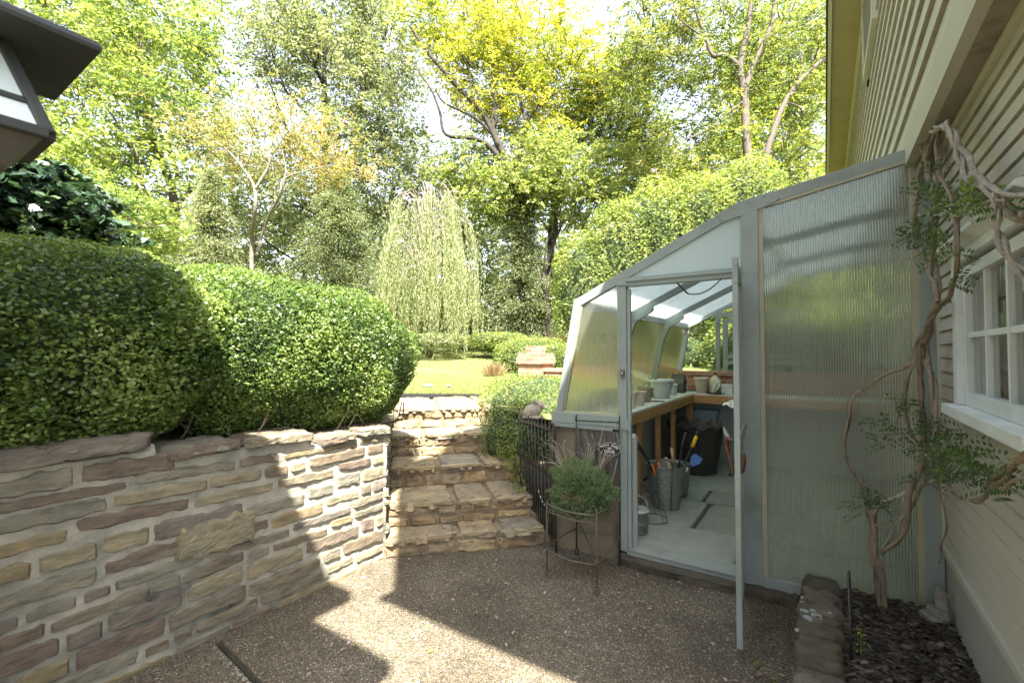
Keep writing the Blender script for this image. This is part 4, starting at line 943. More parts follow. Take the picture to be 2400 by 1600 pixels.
tree('birch_tree', (1545, 640, 18), [(1510, 380, 18, 40, 40, .8), (1555, 400, 18, 35, 50, .7), (1600, 430, 18, 50, 40, .8), (1470, 440, 18, 40, 35, .7)],
     7000, .11, LM['dogwood'], 'slender pale yellow tree against the sky gap left of the forked trunk', sig=.26, per=20, trunk_r=.05, auto=3, bark='bark_pale', tone=-.15)
t_ = 9.2
tree('dogwood_tree', (592, 620, t_), [(560, 260, t_, 90, 35, .9), (680, 275, t_, 90, 38, .9), (760, 330, t_, 80, 35, .8), (620, 330, t_, 120, 35, .9), (480, 310, t_, 70, 35, .8), (800, 400, t_, 50, 28, .6), (560, 380, t_, 80, 28, .8), (700, 385, t_, 70, 25, .7)],
     13000, .055, LM['dogwood'], 'small pale trunked dogwood with orange tinged leaves in front of the tall trees', 'small tree', sig=.17, per=20, hole=.30, bark='bark_pale', trunk_r=.05, tone=.03,
     limbs=[([(590, 640, t_), (590, 560, t_), (598, 500, t_), (596, 440, t_), (570, 395, t_), (530, 350, t_), (480, 320, t_)], .042, .010), ([(597, 445, t_), (625, 400, t_), (640, 360, t_), (680, 300, t_)], .03, .008), ([(600, 600, t_), (625, 520, t_), (655, 460, t_), (665, 420, t_), (720, 400, t_), (790, 385, t_)], .03, .007), ([(655, 460, t_), (670, 400, t_), (655, 330, t_)], .02, .006), ([(570, 395, t_), (590, 350, t_), (580, 290, t_)], .018, .006)])
def conifer(name, px, pyb, t, w, pyt, n, m, label, size=.095, droop=.35, tiers=20, tone=0):
    g = onT(px, pyb, t); g.z = gz(g.x, g.y) - .05; top = onT(px, pyt, t); T = thing(name, g, label, 'evergreen tree')
    h = top.z - g.z; Rm = w * t / F; cs = []; ds = []; tb = MB()
    tb.tube([g, g + Vector((0, 0, h * .5)), g + Vector((0, 0, h * .97))], [.11, .07, .012], 8, rough=.2)
    nb = tiers * 15
    for i in range(nb):
        q = random.random() ** .8 if i > 20 else random.random(); z = h * (.03 + .95 * q); rr = Rm * (1 - q) ** .75 * random.uniform(.35, 1.15); a = random.uniform(0, 6.283)
        d = Vector((math.cos(a), math.sin(a), 0)); p0 = g + Vector((0, 0, z)); k = max(6, int(n / nb))
        tt = RNG.random(k) ** .6
        sp_ = (RNG.normal(size=(k, 3)) * np.array([.12, .12, .10])) * (.5 + rr * .5)
        base = np.array(p0)[None] + np.outer(tt * rr, np.array(d)) + np.outer(.12 * rr * tt - droop * rr * tt ** 2, [0, 0, 1]) + sp_
        cs.append(base); ds.append(np.tile(np.array(d) + np.array([0, 0, -.5 * droop - .2]), (k, 1)) + RNG.normal(size=(k, 3)) * .55)
        e_ = p0 + d * rr + Vector((0, 0, .12 * rr - droop * rr)); mid = p0 + d * rr * .5 + Vector((0, 0, .06 * rr - droop * rr * .25)); tb.tube([p0, mid, e_], [.02, .012, .004], 4, caps=False)
    C_ = np.concatenate(cs); rn = .45 + tone + RNG.normal(size=len(C_)) * .2 + .3 * np.array([noise.noise(Vector(c) * 1.5) for c in C_[::8]]).repeat(8)[:len(C_)] if len(C_) % 8 == 0 else .45 + tone + RNG.normal(size=len(C_)) * .24
    leaf_mesh('crown', C_, RNG.uniform(.6, 1.2, len(C_)) * size * .85, rn, m, T, .3, np.concatenate(ds), None, .7); tb.build('trunk', M['bark_dark'], T, smooth=True)
conifer('hemlock_tree', 490, 640, 8.6, 150, 400, 34000, LM['hemlock'], 'soft pale hemlock rising between the boxwood and the pale trunked dogwood', tone=.25, size=.07)
conifer('hemlock_tree', 790, 760, 12, 190, 390, 44000, LM['hemlock'], 'broad hemlock with drooping sprays left of the weeping tree', tone=.05)
conifer('hemlock_tree', 1225, 800, 13.0, 135, 440, 40000, LM['hemlock'], 'hemlock with layered drooping sprays between the weeping tree and the tall green screen', tone=.12)
conifer('cedar_tree', 900, 780, 14.5, 100, 520, 18000, LM['hemlock'], 'small dark evergreen directly behind the weeping tree', tone=-.1)
# weeping tree
g = onT(1008, 800, 12.0); g.z = gz(g.x, g.y) - .05; T = thing('weeping_tree', g, 'pale weeping tree with long hanging strands at the end of the lawn', 'weeping tree'); cs = []; ds = []; tb = MB()
k = 12.0 / F
for gi in range(62):
    a = random.uniform(0, 6.283); q = math.sqrt(random.random()); rx = 106 * k * q; gx, gy = g.x + rx * math.cos(a), g.y + rx * math.sin(a)
    gh = g.z + 4.35 * (1 - .20 * q ** 3) * random.choice((1, 1, .97, .9, .8, .62)) * random.uniform(.93, 1.05); gb = g.z + random.choice((.05, .2, .5, 1.0, 1.6)) + random.uniform(0, .3)
    for i in range(random.randint(6, 13)):
        x, y = gx + random.gauss(0, .085), gy + random.gauss(0, .085); hz = gh - abs(random.gauss(0, .16)); zb = max(g.z + .04, gb + random.gauss(0, .3))
        if hz - zb < .3: continue
        zz = np.linspace(hz, zb, max(4, int((hz - zb) / .034))); s_ = random.gauss(0, .10); tt = (hz - zz) / max(.1, hz - zb)
        P_ = np.stack([x + .16 * math.cos(a) * np.minimum(1, tt * 4) + s_ * tt ** 1.5 + .02 * np.sin(zz * 5 + i), y + .16 * math.sin(a) * np.minimum(1, tt * 4) + .03 * np.cos(zz * 4 + i), zz - .0 * tt], 1)
        P_[:, 2] += .10 * np.exp(-((tt - .06) / .05) ** 2)
        cs.append(P_ + RNG.normal(size=P_.shape) * .014); ds.append(np.tile([0, 0, -1.0], (len(P_), 1)) + RNG.normal(size=P_.shape) * .25)
    tb.tube(smooth_path([g + Vector((0, 0, 1.2 + random.random() * 1.8)), Vector((gx * .55 + g.x * .45, gy * .55 + g.y * .45, gh + .12)), Vector((gx, gy, gh + .04)), Vector((gx + .14 * math.cos(a), gy + .14 * math.sin(a), gh - .35))], 3), taper(10, .020, .003), 5)
tb.tube(smooth_path([g, g + Vector((.05, 0, 1.5)), g + Vector((-.05, 0, 3.0)), g + Vector((0, 0, 4.1))], 3), taper(10, .09, .03), 8)
C_ = np.concatenate(cs); leaf_mesh('crown', C_, RNG.uniform(.06, .10, len(C_)), .5 + RNG.normal(size=len(C_)) * .25, LM['willow'], T, .2, np.concatenate(ds), None, .2); tb.build('trunk', M['bark_pale'], T, smooth=True)
print('weeping', len(C_))
bush('tall_hedge', [wl_(px, py, 9.4, rx, ry, .6) for (px, py, rx, ry) in ((1372, 700, 82, 155), (1450, 650, 90, 180), (1540, 620, 95, 200), (1640, 600, 100, 200), (1750, 570, 110, 200))], 90000, .07, LM['green'],
     'tall dense sunlit green leaf screen behind the greenhouse', 'tall hedge', aspect=.5, depth=.45, upb=.5, tone=.12, core=.74)
bush('tall_hedge', [wl_(px, py, 14.5, rx, ry, 1.0) for (px, py, rx, ry) in ((1700, 700, 110, 120), (1840, 650, 130, 160), (2000, 650, 130, 180), (2150, 660, 120, 180))], 40000, .12, LM['maple'],
     'yellow green leaf screen seen blurred through the fluted end panel', 'tall hedge', aspect=.5, depth=.5, upb=.5, tone=.2, core=.74)
tree('beech_tree', (700, 760, 19), [(620, 520, 18, 110, 110, 1.2), (560, 450, 18, 80, 90, 1.2), (760, 560, 18, 110, 90, 1.2), (1020, 480, 18, 130, 90, 1.3), (1080, 620, 18, 120, 90, 1.2), (1150, 560, 19, 90, 80, 1.2), (980, 350, 20, 60, 50, 1)],
     30000, .13, LM['poplar'], 'mid green woodland tree seen through the gaps behind the dogwood', sig=.34, per=22, auto=6, hole=.25, bark='bark_dark')
ug = [wl_(px, random.uniform(690, 790), random.uniform(14.5, 17), 70, 60, .8) for px in range(480, 2500, 38)]
C_, cr_ = crown(ug, 90000, .3, 24); leaf_mesh('undergrowth', C_, RNG.uniform(.11, .2, len(C_)), .4 + cr_ + RNG.normal(size=len(C_)) * .2, LM['green'], None, .5, kind='stuff')
bush('low_hedge', [((-.9, 9.4, 1.5), (1.1, .5, .62)), ((.9, 9.4, 1.5), (1.1, .5, .62)), ((-2.4, 9.8, 1.5), (.7, .5, .5))], 16000, .06, LM['green'], 'low green hedge beyond the brick wall, seen through the far greenhouse panes', 'hedge', aspect=.5, depth=.25, tone=.15)
# dark leafy shrub lower left, in shade
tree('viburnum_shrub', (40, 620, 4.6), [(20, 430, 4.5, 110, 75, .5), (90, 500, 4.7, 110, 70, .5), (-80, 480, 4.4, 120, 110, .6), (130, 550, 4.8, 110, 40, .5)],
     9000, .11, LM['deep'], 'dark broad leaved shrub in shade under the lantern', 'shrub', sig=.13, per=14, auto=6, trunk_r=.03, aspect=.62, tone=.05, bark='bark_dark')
tree('elder_shrub', (330, 640, 6.8), [(300, 530, 6.6, 130, 60, .6), (170, 500, 6.8, 110, 70, .6), (60, 560, 6.6, 120, 60, .6)],
     14000, .07, LM['maple'], 'feathery yellow green shrub just above the top of the shaded boxwood', 'shrub', sig=.13, per=20, auto=4, trunk_r=.025, aspect=.35, tone=.1)
# border plants at the end of the lawn, round bush by the pier
def ground_bush(px, py, t, rx, ry, rd, n, size, m, name, label, cat, tone=0):
    c_, r_ = wl_(px, py, t, rx, ry, rd); return bush(name, [(c_, r_)], n, size, m, label, cat, aspect=.5, depth=.2, tone=tone)
ground_bush(1252, 848, 8.9, 92, 58, .75, 20000, .045, LM['green'], 'round_bush', 'rounded clipped bush right behind the brick pier', 'bush', .1)
ground_bush(1165, 800, 12, 80, 22, .5, 7000, .06, LM['green'], 'border_plant', 'low leafy border clump at the foot of the right hemlock', 'border plant', .05)
ground_bush(1020, 800, 11.5, 80, 20, .5, 7000, .06, LM['hemlock'], 'border_plant', 'low leafy border clump at the foot of the weeping tree', 'border plant', .15)
ground_bush(925, 795, 11, 60, 26, .5, 6000, .06, LM['green'], 'border_plant', 'low leafy border clump just past the boxwood corner', 'border plant', 0)
def blades(name, c, n, r, h, m, label, cat, spread=.5):
    P_ = RNG.normal(size=(n, 3)) * np.array([r * .3, r * .3, 0]); d = P_ / max(r, .01) * spread * 2 + np.array([0, 0, 1]) + RNG.normal(size=(n, 3)) * .18
    L_ = RNG.uniform(.6, 1.1, n) * h; C_ = np.array(c) + P_ + unit(d) * L_[:, None] * .5
    o = leaf_mesh(name, C_, L_, RNG.random(n), m, None, .035, d); return tag(o, label, cat)
q = onT(1156, 872, 8.0); q.z = gz(q.x, q.y); blades('ornamental_grass', q, 600, .17, .26, LM['straw'], 'tan ornamental grass tuft left of the brick pier', 'grass tuft', .7)
q = onT(1325, 800, 9.4); q.z = gz(q.x, q.y) + .35; blades('ornamental_grass', q, 260, .5, .42, LM['straw'], 'pinkish plume grass peeking over the round bush behind the pier', 'grass tuft', .4)
# grass on the lawn
n = 60000; px = RNG.uniform(930, 1330, n); tt = 6.0 + 9.5 * RNG.random(n) ** 1.6
X = FW.x * tt + RT.x * (px - CX) / F * tt; Y = FW.y * tt + RT.y * (px - CX) / F * tt; Z = np.array([gz(a, b_) for a, b_ in zip(X, Y)])
L_ = RNG.uniform(.02, .05, n); C_ = np.stack([X, Y, Z + L_ * .4], 1)
leaf_mesh('lawn_grass', C_, L_, .55 + .5 * lump(C_[::6], .9).repeat(6)[:n] + RNG.normal(size=n) * .2, LM['grass'], None, .14, np.array([0, 0, 1.]) + RNG.normal(size=(n, 3)) * .6, kind='stuff')
for (px_, py_, r_, lb_) in ((1003, 894, .085, 'flat pale stone in the lawn nearer the boxwood'), (1052, 898, .055, 'small round grey stone in the lawn beside the flat one')):
    q = onT(px_, py_, 6.6); q.z = gz(q.x, q.y) + .02; b = MB(); b.blob(q, (r_, r_ * .8, r_ * .4), 14, 9, .4, 2.2, px_); tag(b.build('garden_stone', M['rock'], smooth=True), lb_, 'stone')
# brick pier and low wall
q = onT(1256, 890, 7.9); gzq = gz(q.x, q.y) - .1; PB = thing('brick_pier', (q.x, q.y, gzq), 'stepped red brick pier standing in the lawn', 'brick pier')
def pier_box(nm, hw, z0, z1):
    b = MB(); p_ = [Vector((q.x, q.y, 0)) + Vector((sx * hw, sy * hw, 0)) for sx, sy in ((-1,-1),(1,-1),(1,1),(-1,1))]
    b.prism([Vector((a.x, a.y, z0)) for a in p_], (0, 0, z1 - z0)); b.build(nm, M['brick'], PB, bevel=.006)
zc = lambda py: HC - (py - 829) * 7.9 / F
pier_box('pier_shaft', .215, gzq, zc(853)); pier_box('pier_band', .245, zc(853) + .001, zc(838)); pier_box('pier_cap', .225, zc(838) + .001, zc(828)); pier_box('pier_block', .125, zc(828) + .001, zc(811))
b = MB(); e0 = Vector((q.x + .22, q.y, 0)); b.box(q.x + .23, 2.6, q.y - .11, q.y + .11, gzq, zc(870)); b.box(q.x + .23, 2.6, q.y - .13, q.y + .13, zc(870) + .001, zc(862)); 
bw = tag(b.build('low_brick_wall', M['brick'], bevel=.006), 'low brick wall running from the pier past the back of the greenhouse', 'brick wall')
# ================================================================ iron gate
gc_ = [onT(1217, 983, 4.15), onT(1297, 1008, 3.5), onT(1303, 1268, 3.5), onT(1222, 1178, 4.15)]   # top far, top near, bottom near, bottom far
def gq(s, v): return (gc_[0].lerp(gc_[1], s)).lerp(gc_[3].lerp(gc_[2], s), v)
G = thing('iron_gate', gc_[2], 'open black wrought iron gate with arched bars beside the steps', 'gate')
b = MB(); b.tube([gq(0, -.12), gq(0, 1.03)], .0075, 8); b.blob(gq(0, -.13), (.012, .012, .012), 8, 6, 0); b.build('hinge_stile', M['dark_iron'], G, smooth=True)
b = MB(); b.tube(smooth_path([gq(.93, .02), gq(.95, -.04), gq(1, -.06), gq(1.04, .0), gq(1.02, .10), gq(1, .2)], 4) + [gq(1, 1.0), gq(1, 1.1)], .009, 8); b.build('latch_stile', M['dark_iron'], G, smooth=True)
for v in (.0, .44, 1.0):
    b = MB(); b.bar(gq(0, v), gq(1, v), .016, .008, (gc_[1] - gc_[0]).cross(UP)); b.build('rail', M['dark_iron'], G)
for k in range(1, 10):
    b = MB(); s = k / 10; r_ = .006
    b.tube([gq(s, -.04), gq(s, .998)], r_, 7); b.blob(gq(s, -.05), (.007, .007, .016), 7, 5, 0)
    if k % 1 == 0: b.tube([gq(s + .05, .445), gq(s + .05, .996)], r_ * .9, 6)
    b.build('bar', M['dark_iron'], G, smooth=True)
b = MB(); b.tube(smooth_path([gq(.55, .66), gq(.62, .72), gq(.72, .76), gq(.9, .76)], 4), .003, 6); b.build('latch_wire', M['galv_light'], G)
# ================================================================ rabbit
q = onT(1251, 980, 4.0); RS = thing('rabbit_statue', q, 'small weathered stone rabbit statue sitting in the shrub above the iron gate', 'statue')
b = MB(); A = Matrix.Rotation(YAW - .35, 3, 'Z')
def rb_(c, r, **k):
    r = tuple(x * 1.14 for x in r); cc = q + A @ (Vector(c) * 1.14); n0 = len(b.v); b.blob((0, 0, 0), r, 18, 12, k.get('amp', .05), 2, k.get('seed', 1)); rt_ = Matrix.Rotation(k.get('ry', 0), 3, 'Y')
    for i in range(n0, len(b.v)): b.v[i] = tuple(cc + A @ (rt_ @ Vector(b.v[i])))
rb_((-.015, 0, .055), (.062, .042, .05), ry=-.1); rb_((-.04, -.028, .04), (.036, .022, .038)); rb_((-.04, .028, .04), (.036, .022, .038)); rb_((.03, 0, .065), (.036, .032, .04), ry=.4)
rb_((.058, 0, .095), (.034, .026, .027), ry=.25); rb_((.082, 0, .085), (.018, .017, .015)); rb_((.02, -.016, .122), (.034, .009, .012), ry=.45); rb_((.02, .016, .124), (.034, .009, .012), ry=.45)
rb_((.05, -.018, .015), (.022, .01, .012)); rb_((.05, .018, .015), (.022, .01, .012)); rb_((-.075, 0, .045), (.014, .014, .014)); rb_((0, 0, .008), (.075, .045, .014)); rb_((.066, -.023, .10), (.006, .004, .005)); rb_((-.055, -.03, .01), (.03, .014, .012))
bo = b.build('body', M['statue'], RS, smooth=True); rm = bo.modifiers.new('merge', 'REMESH'); rm.mode = 'VOXEL'; rm.voxel_size = .0035; rm.use_smooth_shade = True; sm = bo.modifiers.new('soft', 'SMOOTH'); sm.iterations = 2
b = MB(); b.blob(q + A @ Vector((.081, -.0275, .115)), (.004, .0025, .0035), 8, 6, 0); b.build('eye', M['dark_iron'], RS)
b = MB(); b.box(q.x - .045, q.x + .045, q.y - .04, q.y + .04, q.z - .06, q.z + .002); b.build('pedestal', M['soil'], RS, bevel=.008)
# ================================================================ plant stand, plant, sign
f0, f1, f2, f3 = onZ(1282, 1352, .004), onZ(1399, 1394, .004), onZ(1345, 1292, .004), onZ(1441, 1322, .004)
f2.y = min(f2.y, 3.2); PSx = thing('wire_plant_stand', f1, 'rusty wire plant stand with tall back, curled feet and half round basket', 'plant stand')
def leg(f, top, hook):
    b = MB(); u = (top - f).normalized()
    b.tube([f + Vector((0, 0, .05)), top], .0055, 7)
    lp = [f + Vector((0, 0, .055)), f + RT * .012 + Vector((0, 0, .035)), f + RT * .008 + Vector((0, 0, .006)), f - RT * .010 + Vector((0, 0, .006)), f - RT * .012 + Vector((0, 0, .03)), f + Vector((-.001, 0, .055))]
    b.tube(smooth_path(lp, 4), .0045, 6)
    if hook: b.tube(smooth_path([top, top + Vector((0, 0, .03)), top + Vector((.01, -.02, .045)), top + Vector((.015, -.04, .03)), top + Vector((.015, -.045, 0))], 4), .005, 6)
    b.build('leg', M['rust_iron'] if not hook else M['dark_iron'], PSx, smooth=True)
bt2, bt3 = onY(1351, 985, 3.205), onY(1452, 990, 3.195); f2 = Vector((bt2.x, 3.2, 0)); f3 = Vector((bt3.x, 3.19, 0))
zr = .50; leg(f0, Vector((f0.x, f0.y, zr)), False); leg(f1, Vector((f1.x, f1.y, zr + .03)), False); leg(f2, bt2, True); leg(f3, bt3, True)
b = MB(); b.tube([bt2, bt3], .005, 6); b.build('top_rail', M['dark_iron'], PSx)
def arc3(a, c, mid, z):
    a = Vector((a.x, a.y, z)); c = Vector((c.x, c.y, z)); m = a.lerp(c, .5) + mid; return smooth_path([f2 + Vector((0, 0, z)), a.lerp(Vector((f2.x, f2.y, z)), .4) - RT * .02, a, a.lerp(m, .5) + mid * .25, m, c.lerp(m, .5) + mid * .25, c, c.lerp(Vector((f3.x, f3.y, z)), .5) + RT * .01, f3 + Vector((0, 0, z))], 4)
b = MB(); out_ = Vector((.02, -.07, 0)); b.tube(arc3(f0, f1, out_, .20), .0045, 6); b.tube(arc3(f0, f1, out_, zr), .0055, 6); b.tube(arc3(f0, f1, out_ * .8, zr - .05), .004, 6); b.build('hoop', M['rust_iron'], PSx)
b = MB(); b.tube([f2 + Vector((0, 0, .28)), f1 + Vector((0, 0, .21))], .004, 6); b.tube([f2 + Vector((-.05, 0, .16)), f3 + Vector((.0, 0, .22))], .004, 6); b.blob(f2 + Vector((0, 0, .285)), (.011, .011, .013), 8, 6, 0); b.blob(f1 + Vector((0, 0, .205)), (.010, .010, .012), 8, 6, 0); b.build('brace', M['rust_iron'], PSx)
pc = onT(1360, 1150, 3.22); pc.z = zr + .05
HP = thing('potted_thyme', pc, 'grey green thyme mound with dry twigs spilling over its fibre liner in the wire stand', 'potted plant')
b = MB(); b.lathe([(.02, -.16), (.09, -.14), (.15, -.07), (.175, .0), (.165, .02), (.10, .04)], pc, 26, lambda an, r, z, i: (r * (1 + .06 * math.sin(an * 7 + i)), z)); b.build('fibre_liner', M['coco'], HP, smooth=True)
n = 36000; d = unit(RNG.normal(size=(n, 3)) * np.array([1, 1, 1.0])); d[:, 2] = np.abs(d[:, 2]) * 1.0 - .18
rr_ = (1 - .5 * RNG.random(n) ** 1.5)[:, None] * (1 + .40 * lump(d, 2.6, 4) + .25 * lump(d, 7, 1))[:, None]
C_ = np.array([pc.x, pc.y, pc.z + .03]) + d * rr_ * np.array([.215, .18, .22])
leaf_mesh('foliage', C_, RNG.uniform(.009, .021, n), .5 + .5 * d[:, 2] * .6 + RNG.normal(size=n) * .25, LM['thyme'], HP, .4, d + np.array([0, 0, .6]) + RNG.normal(size=(n, 3)) * .5, None, .4)
n = 2500; a = RNG.random(n) * 6.283; C_ = np.stack([pc.x + .18 * np.cos(a), pc.y + .165 * np.sin(a), pc.z - .01 - .11 * RNG.random(n)], 1) + RNG.normal(size=(n, 3)) * .012
leaf_mesh('hanging_foliage', C_, RNG.uniform(.012, .03, n), RNG.random(n) * .7, LM['thyme'], HP, .35, np.array([0, 0, -1.]) + RNG.normal(size=(n, 3)) * .4, None, 0)
b = MB()
for i in range(46):
    a = random.uniform(0, 6.283); p0 = pc + Vector((.12 * math.cos(a), .12 * math.sin(a), .14)); e = Vector((math.cos(a) * random.uniform(.02, .16), math.sin(a) * .12, random.uniform(.06, .24)))
    b.tube(smooth_path([p0, p0 + e * .6 + Vector((0, 0, .02)), p0 + e + Vector((random.uniform(-.06, .06), 0, -.01))], 3), .0013, 4, caps=False)
b.tube([onY(1447, 1075, 3.10), onY(1428, 1160, 3.08)], .003, 5)
b.build('dry_twigs', M['vine_pale'], HP)
b = MB(); core = pc + Vector((0, 0, .02)); b.blob(core, (.15, .14, .15), 16, 12, .1); b.build('root_ball', CORE, HP, smooth=True)
SG = thing('hanging_sign', onY(1428, 1052, 3.15), 'small oval black sign with white raised lettering hanging from the plant stand', 'sign')
sc_ = onY(1428, 1052, 3.15); b = MB(); n = 40
pts = [(sc_.x + .083 * math.cos(6.283 * k / n), sc_.y, sc_.z + .048 * math.sin(6.283 * k / n)) for k in range(n)]; b.prism(pts, (0, .006, 0)); b.build('plate', M['black_plastic'], SG, bevel=.0015)
WHT = surf('white_sign_paint', [(.62,.64,.62),(.72,.74,.72)], 30, .5, .05)
b = MB(); b.tube([(p[0] * .955 + sc_.x * .045, sc_.y - .0005, p[2] * .955 + sc_.z * .045) for p in pts + pts[:1]], .0011, 5, caps=False); b.build('border', WHT, SG)
def text_obj(parts, name, parent, m, ext=.0012):
    """parts: (string, x, z, size, angle); joined into one mesh standing in the XZ plane, facing -Y"""
    vs, fs = [], []
    for (s, x, z, size, ang) in parts:
        cu = bpy.data.curves.new('lettering', 'FONT'); cu.body = s; cu.size = size; cu.extrude = ext; cu.align_x = 'CENTER'; cu.align_y = 'CENTER'; cu.offset = .0006
        ob = bpy.data.objects.new('lettering', cu); COL.objects.link(ob); bpy.context.view_layer.update()
        me = bpy.data.meshes.new_from_object(ob.evaluated_get(bpy.context.evaluated_depsgraph_get())); o = len(vs); ca, sa = math.cos(ang), math.sin(ang)
        for v in me.vertices: vs.append((x + v.co.x * ca - v.co.y * sa, sc_.y - .0015 - v.co.z, z + v.co.x * sa + v.co.y * ca))
        fs += [tuple(i + o for i in p.vertices) for p in me.polygons]
        bpy.data.objects.remove(ob); bpy.data.curves.remove(cu)
    mb = MB(); mb.v = vs; mb.f = fs; return mb.build(name, m, parent)
prt = []; word = "PLEASE CLOSE"
for i, ch in enumerate(word):
    if ch == ' ': continue
    an = math.pi * (1 - (.14 + .72 * i / (len(word) - 1))); prt.append((ch, sc_.x + .067 * math.cos(an), sc_.z - .004 + .033 * math.sin(an), .0175, (an - math.pi / 2) * .75))
prt += [("THE", sc_.x, sc_.z + .006, .015, 0), ("GATE", sc_.x, sc_.z - .019, .031, 0)]
text_obj(prt, 'lettering', SG, WHT)
b = MB(); b.tube([sc_ + Vector((-.078, 0, .015)), onY(1417, 987, 3.19)], .0012, 4); b.tube([sc_ + Vector((.078, 0, .015)), onY(1440, 989, 3.19)], .0012, 4); b.build('hanging_wire', M['galv_light'], SG)

# ================================================================ things in the greenhouse
ZF = .098
def G_(px, py, z=ZF): return onZ(px, py, z)
p0 = onT(1633, 1095, 5.62); p0.z = ZF; PT_ = thing('scalloped_pot', p0, 'large dark plastic planter with wavy scalloped rim on the greenhouse floor', 'planter')
b = MB(); NW = 12
def wav(an, r, z, i): return (r, z + (.022 * math.sin(an * NW) if 3 <= i <= 8 else 0))
b.lathe([(.20, 0), (.22, .005), (.225, .02), (.30, .50), (.335, .55), (.34, .565), (.328, .57), (.30, .53), (.285, .50), (.21, .04), (.0, .03)], p0, 96, wav); b.build('shell', M['pot_dark'], PT_, smooth=True)
b = MB(); b.lathe([(.0, .40), (.26, .40)], p0, 40); b.build('soil', M['soil'], PT_)
def bucket(c, r0, r1, h, name, label, straps=0, embossed=False, m='galv'):
    T = thing(name, c, label, 'bucket', 'galvanised buckets on the greenhouse floor'); b = MB()
    def em(an, r, z, i):
        if not embossed or not 4 <= i <= 27: return (r, z)
        k = int(an / (2 * math.pi) * 44); return (r + (.0035 if (k + (i // 2)) % 2 and i % 2 else 0) * (1 if k % 4 < 3 else 0), z)
    n = 26; prof = [(r0 * .9, 0), (r0, .004), (r0 * 1.01, .012), (r0 * 1.01, .02)]
    for i in range(24): t = i / 23; prof.append((r0 + (r1 - r0) * (.06 + .88 * t), .02 + (h - .03) * t))
    prof += [(r1, h - .006), (r1 + .006, h), (r1 + .002, h + .006), (r1 - .006, h), (r0 * .98, .02), (0, .018)]
    b.lathe(prof, c, 132 if embossed else 48, em); b.build('shell', M[m], T, smooth=not embossed)
    return T
c1 = onT(1560, 1150, 4.32); c1.z = ZF; BK = bucket(c1, .118, .172, .385, 'olive_bucket', 'galvanised harvest bucket with embossed texture and rusty upright straps, full of tools', embossed=True)
b = MB()
for a0 in (-2.35, -1.55):
    a_ = YAW + a0; d_ = Vector((math.cos(a_), math.sin(a_), 0))
    b.tube([c1 + d_ * .124 + Vector((0, 0, .01)), c1 + d_ * .178 + Vector((0, 0, .38))], .007, 6)
a1, a2 = YAW - 2.35, YAW - 1.55; d1, d2 = Vector((math.cos(a1), math.sin(a1), 0)), Vector((math.cos(a2), math.sin(a2), 0))
b.tube(smooth_path([c1 + d1 * .178 + Vector((0, 0, .38)), c1 + d1 * .175 + Vector((0, 0, .44)), c1 + (d1 + d2) * .098 + Vector((0, 0, .47)), c1 + d2 * .175 + Vector((0, 0, .44)), c1 + d2 * .178 + Vector((0, 0, .38))], 4), .007, 6); b.build('strap_handle', M['rust_iron'], BK, smooth=True)
c2 = onT(1578, 1130, 4.72); c2.z = ZF; bucket(c2, .135, .168, .30, 'bucket', 'plain galvanised bucket standing right behind the embossed one')
c3 = onT(1492, 1220, 3.72); c3.z = ZF; MC = thing('metal_pail', c3, 'small grey ribbed pail with pale rim and round mouth just inside the door', 'pail')
b = MB(); b.lathe([(.07, 0), (.084, .004), (.086, .02), (.084, .07), (.090, .075), (.090, .08), (.086, .085), (.088, .12), (.092, .125), (.092, .165), (.096, .175), (.086, .185), (.056, .192), (.05, .185), (.048, .1), (0, .1)], c3, 40); b.build('shell', M['galv'], MC, smooth=True)
b = MB(); b.lathe([(.050, .187), (.054, .194), (.088, .184), (.097, .178), (.097, .171), (.094, .17)], c3, 40); b.build('rim', M['galv_light'], MC, smooth=True)
b = MB(); b.tube(smooth_path([c3 + RT * .09 + Vector((0, 0, .17)), c3 + RT * .07 + Vector((0, 0, .25)), c3 + Vector((0, 0, .285)), c3 - RT * .07 + Vector((0, 0, .25)), c3 - RT * .09 + Vector((0, 0, .17))], 5), .004, 6); b.build('bail', M['galv_light'], MC)
c4 = onT(1528, 1200, 4.0); c4.z = ZF + .004; WB = thing('wire_cloche', c4, 'rusty wire basket frame leaning between the pail and the embossed bucket', 'wire basket'); b = MB()
b.tube([c4 + RT * (.125 * math.cos(k * .2618)) + FW * (.13 * math.sin(k * .2618)) for k in range(25)], .0035, 5, caps=False)
for k in range(6):
    a_ = k * math.pi / 3; d_ = RT * math.cos(a_) * .125 + FW * math.sin(a_) * .13; tp = c4 - RT * .085 + Vector((0, 0, .30)); b.tube(smooth_path([c4 + d_, c4 + d_ * .8 + Vector((0, 0, .14)) - RT * .02, c4 + d_ * .4 - RT * .06 + Vector((0, 0, .26)), tp], 4), .0025, 4)
b.tube([c4 - RT * .03 + RT * (.095 * math.cos(k * .2618)) + FW * (.1 * math.sin(k * .2618)) + Vector((0, 0, .15)) for k in range(25)], .0022, 4, caps=False); b.build('wire_frame', M['rust_iron'], WB)
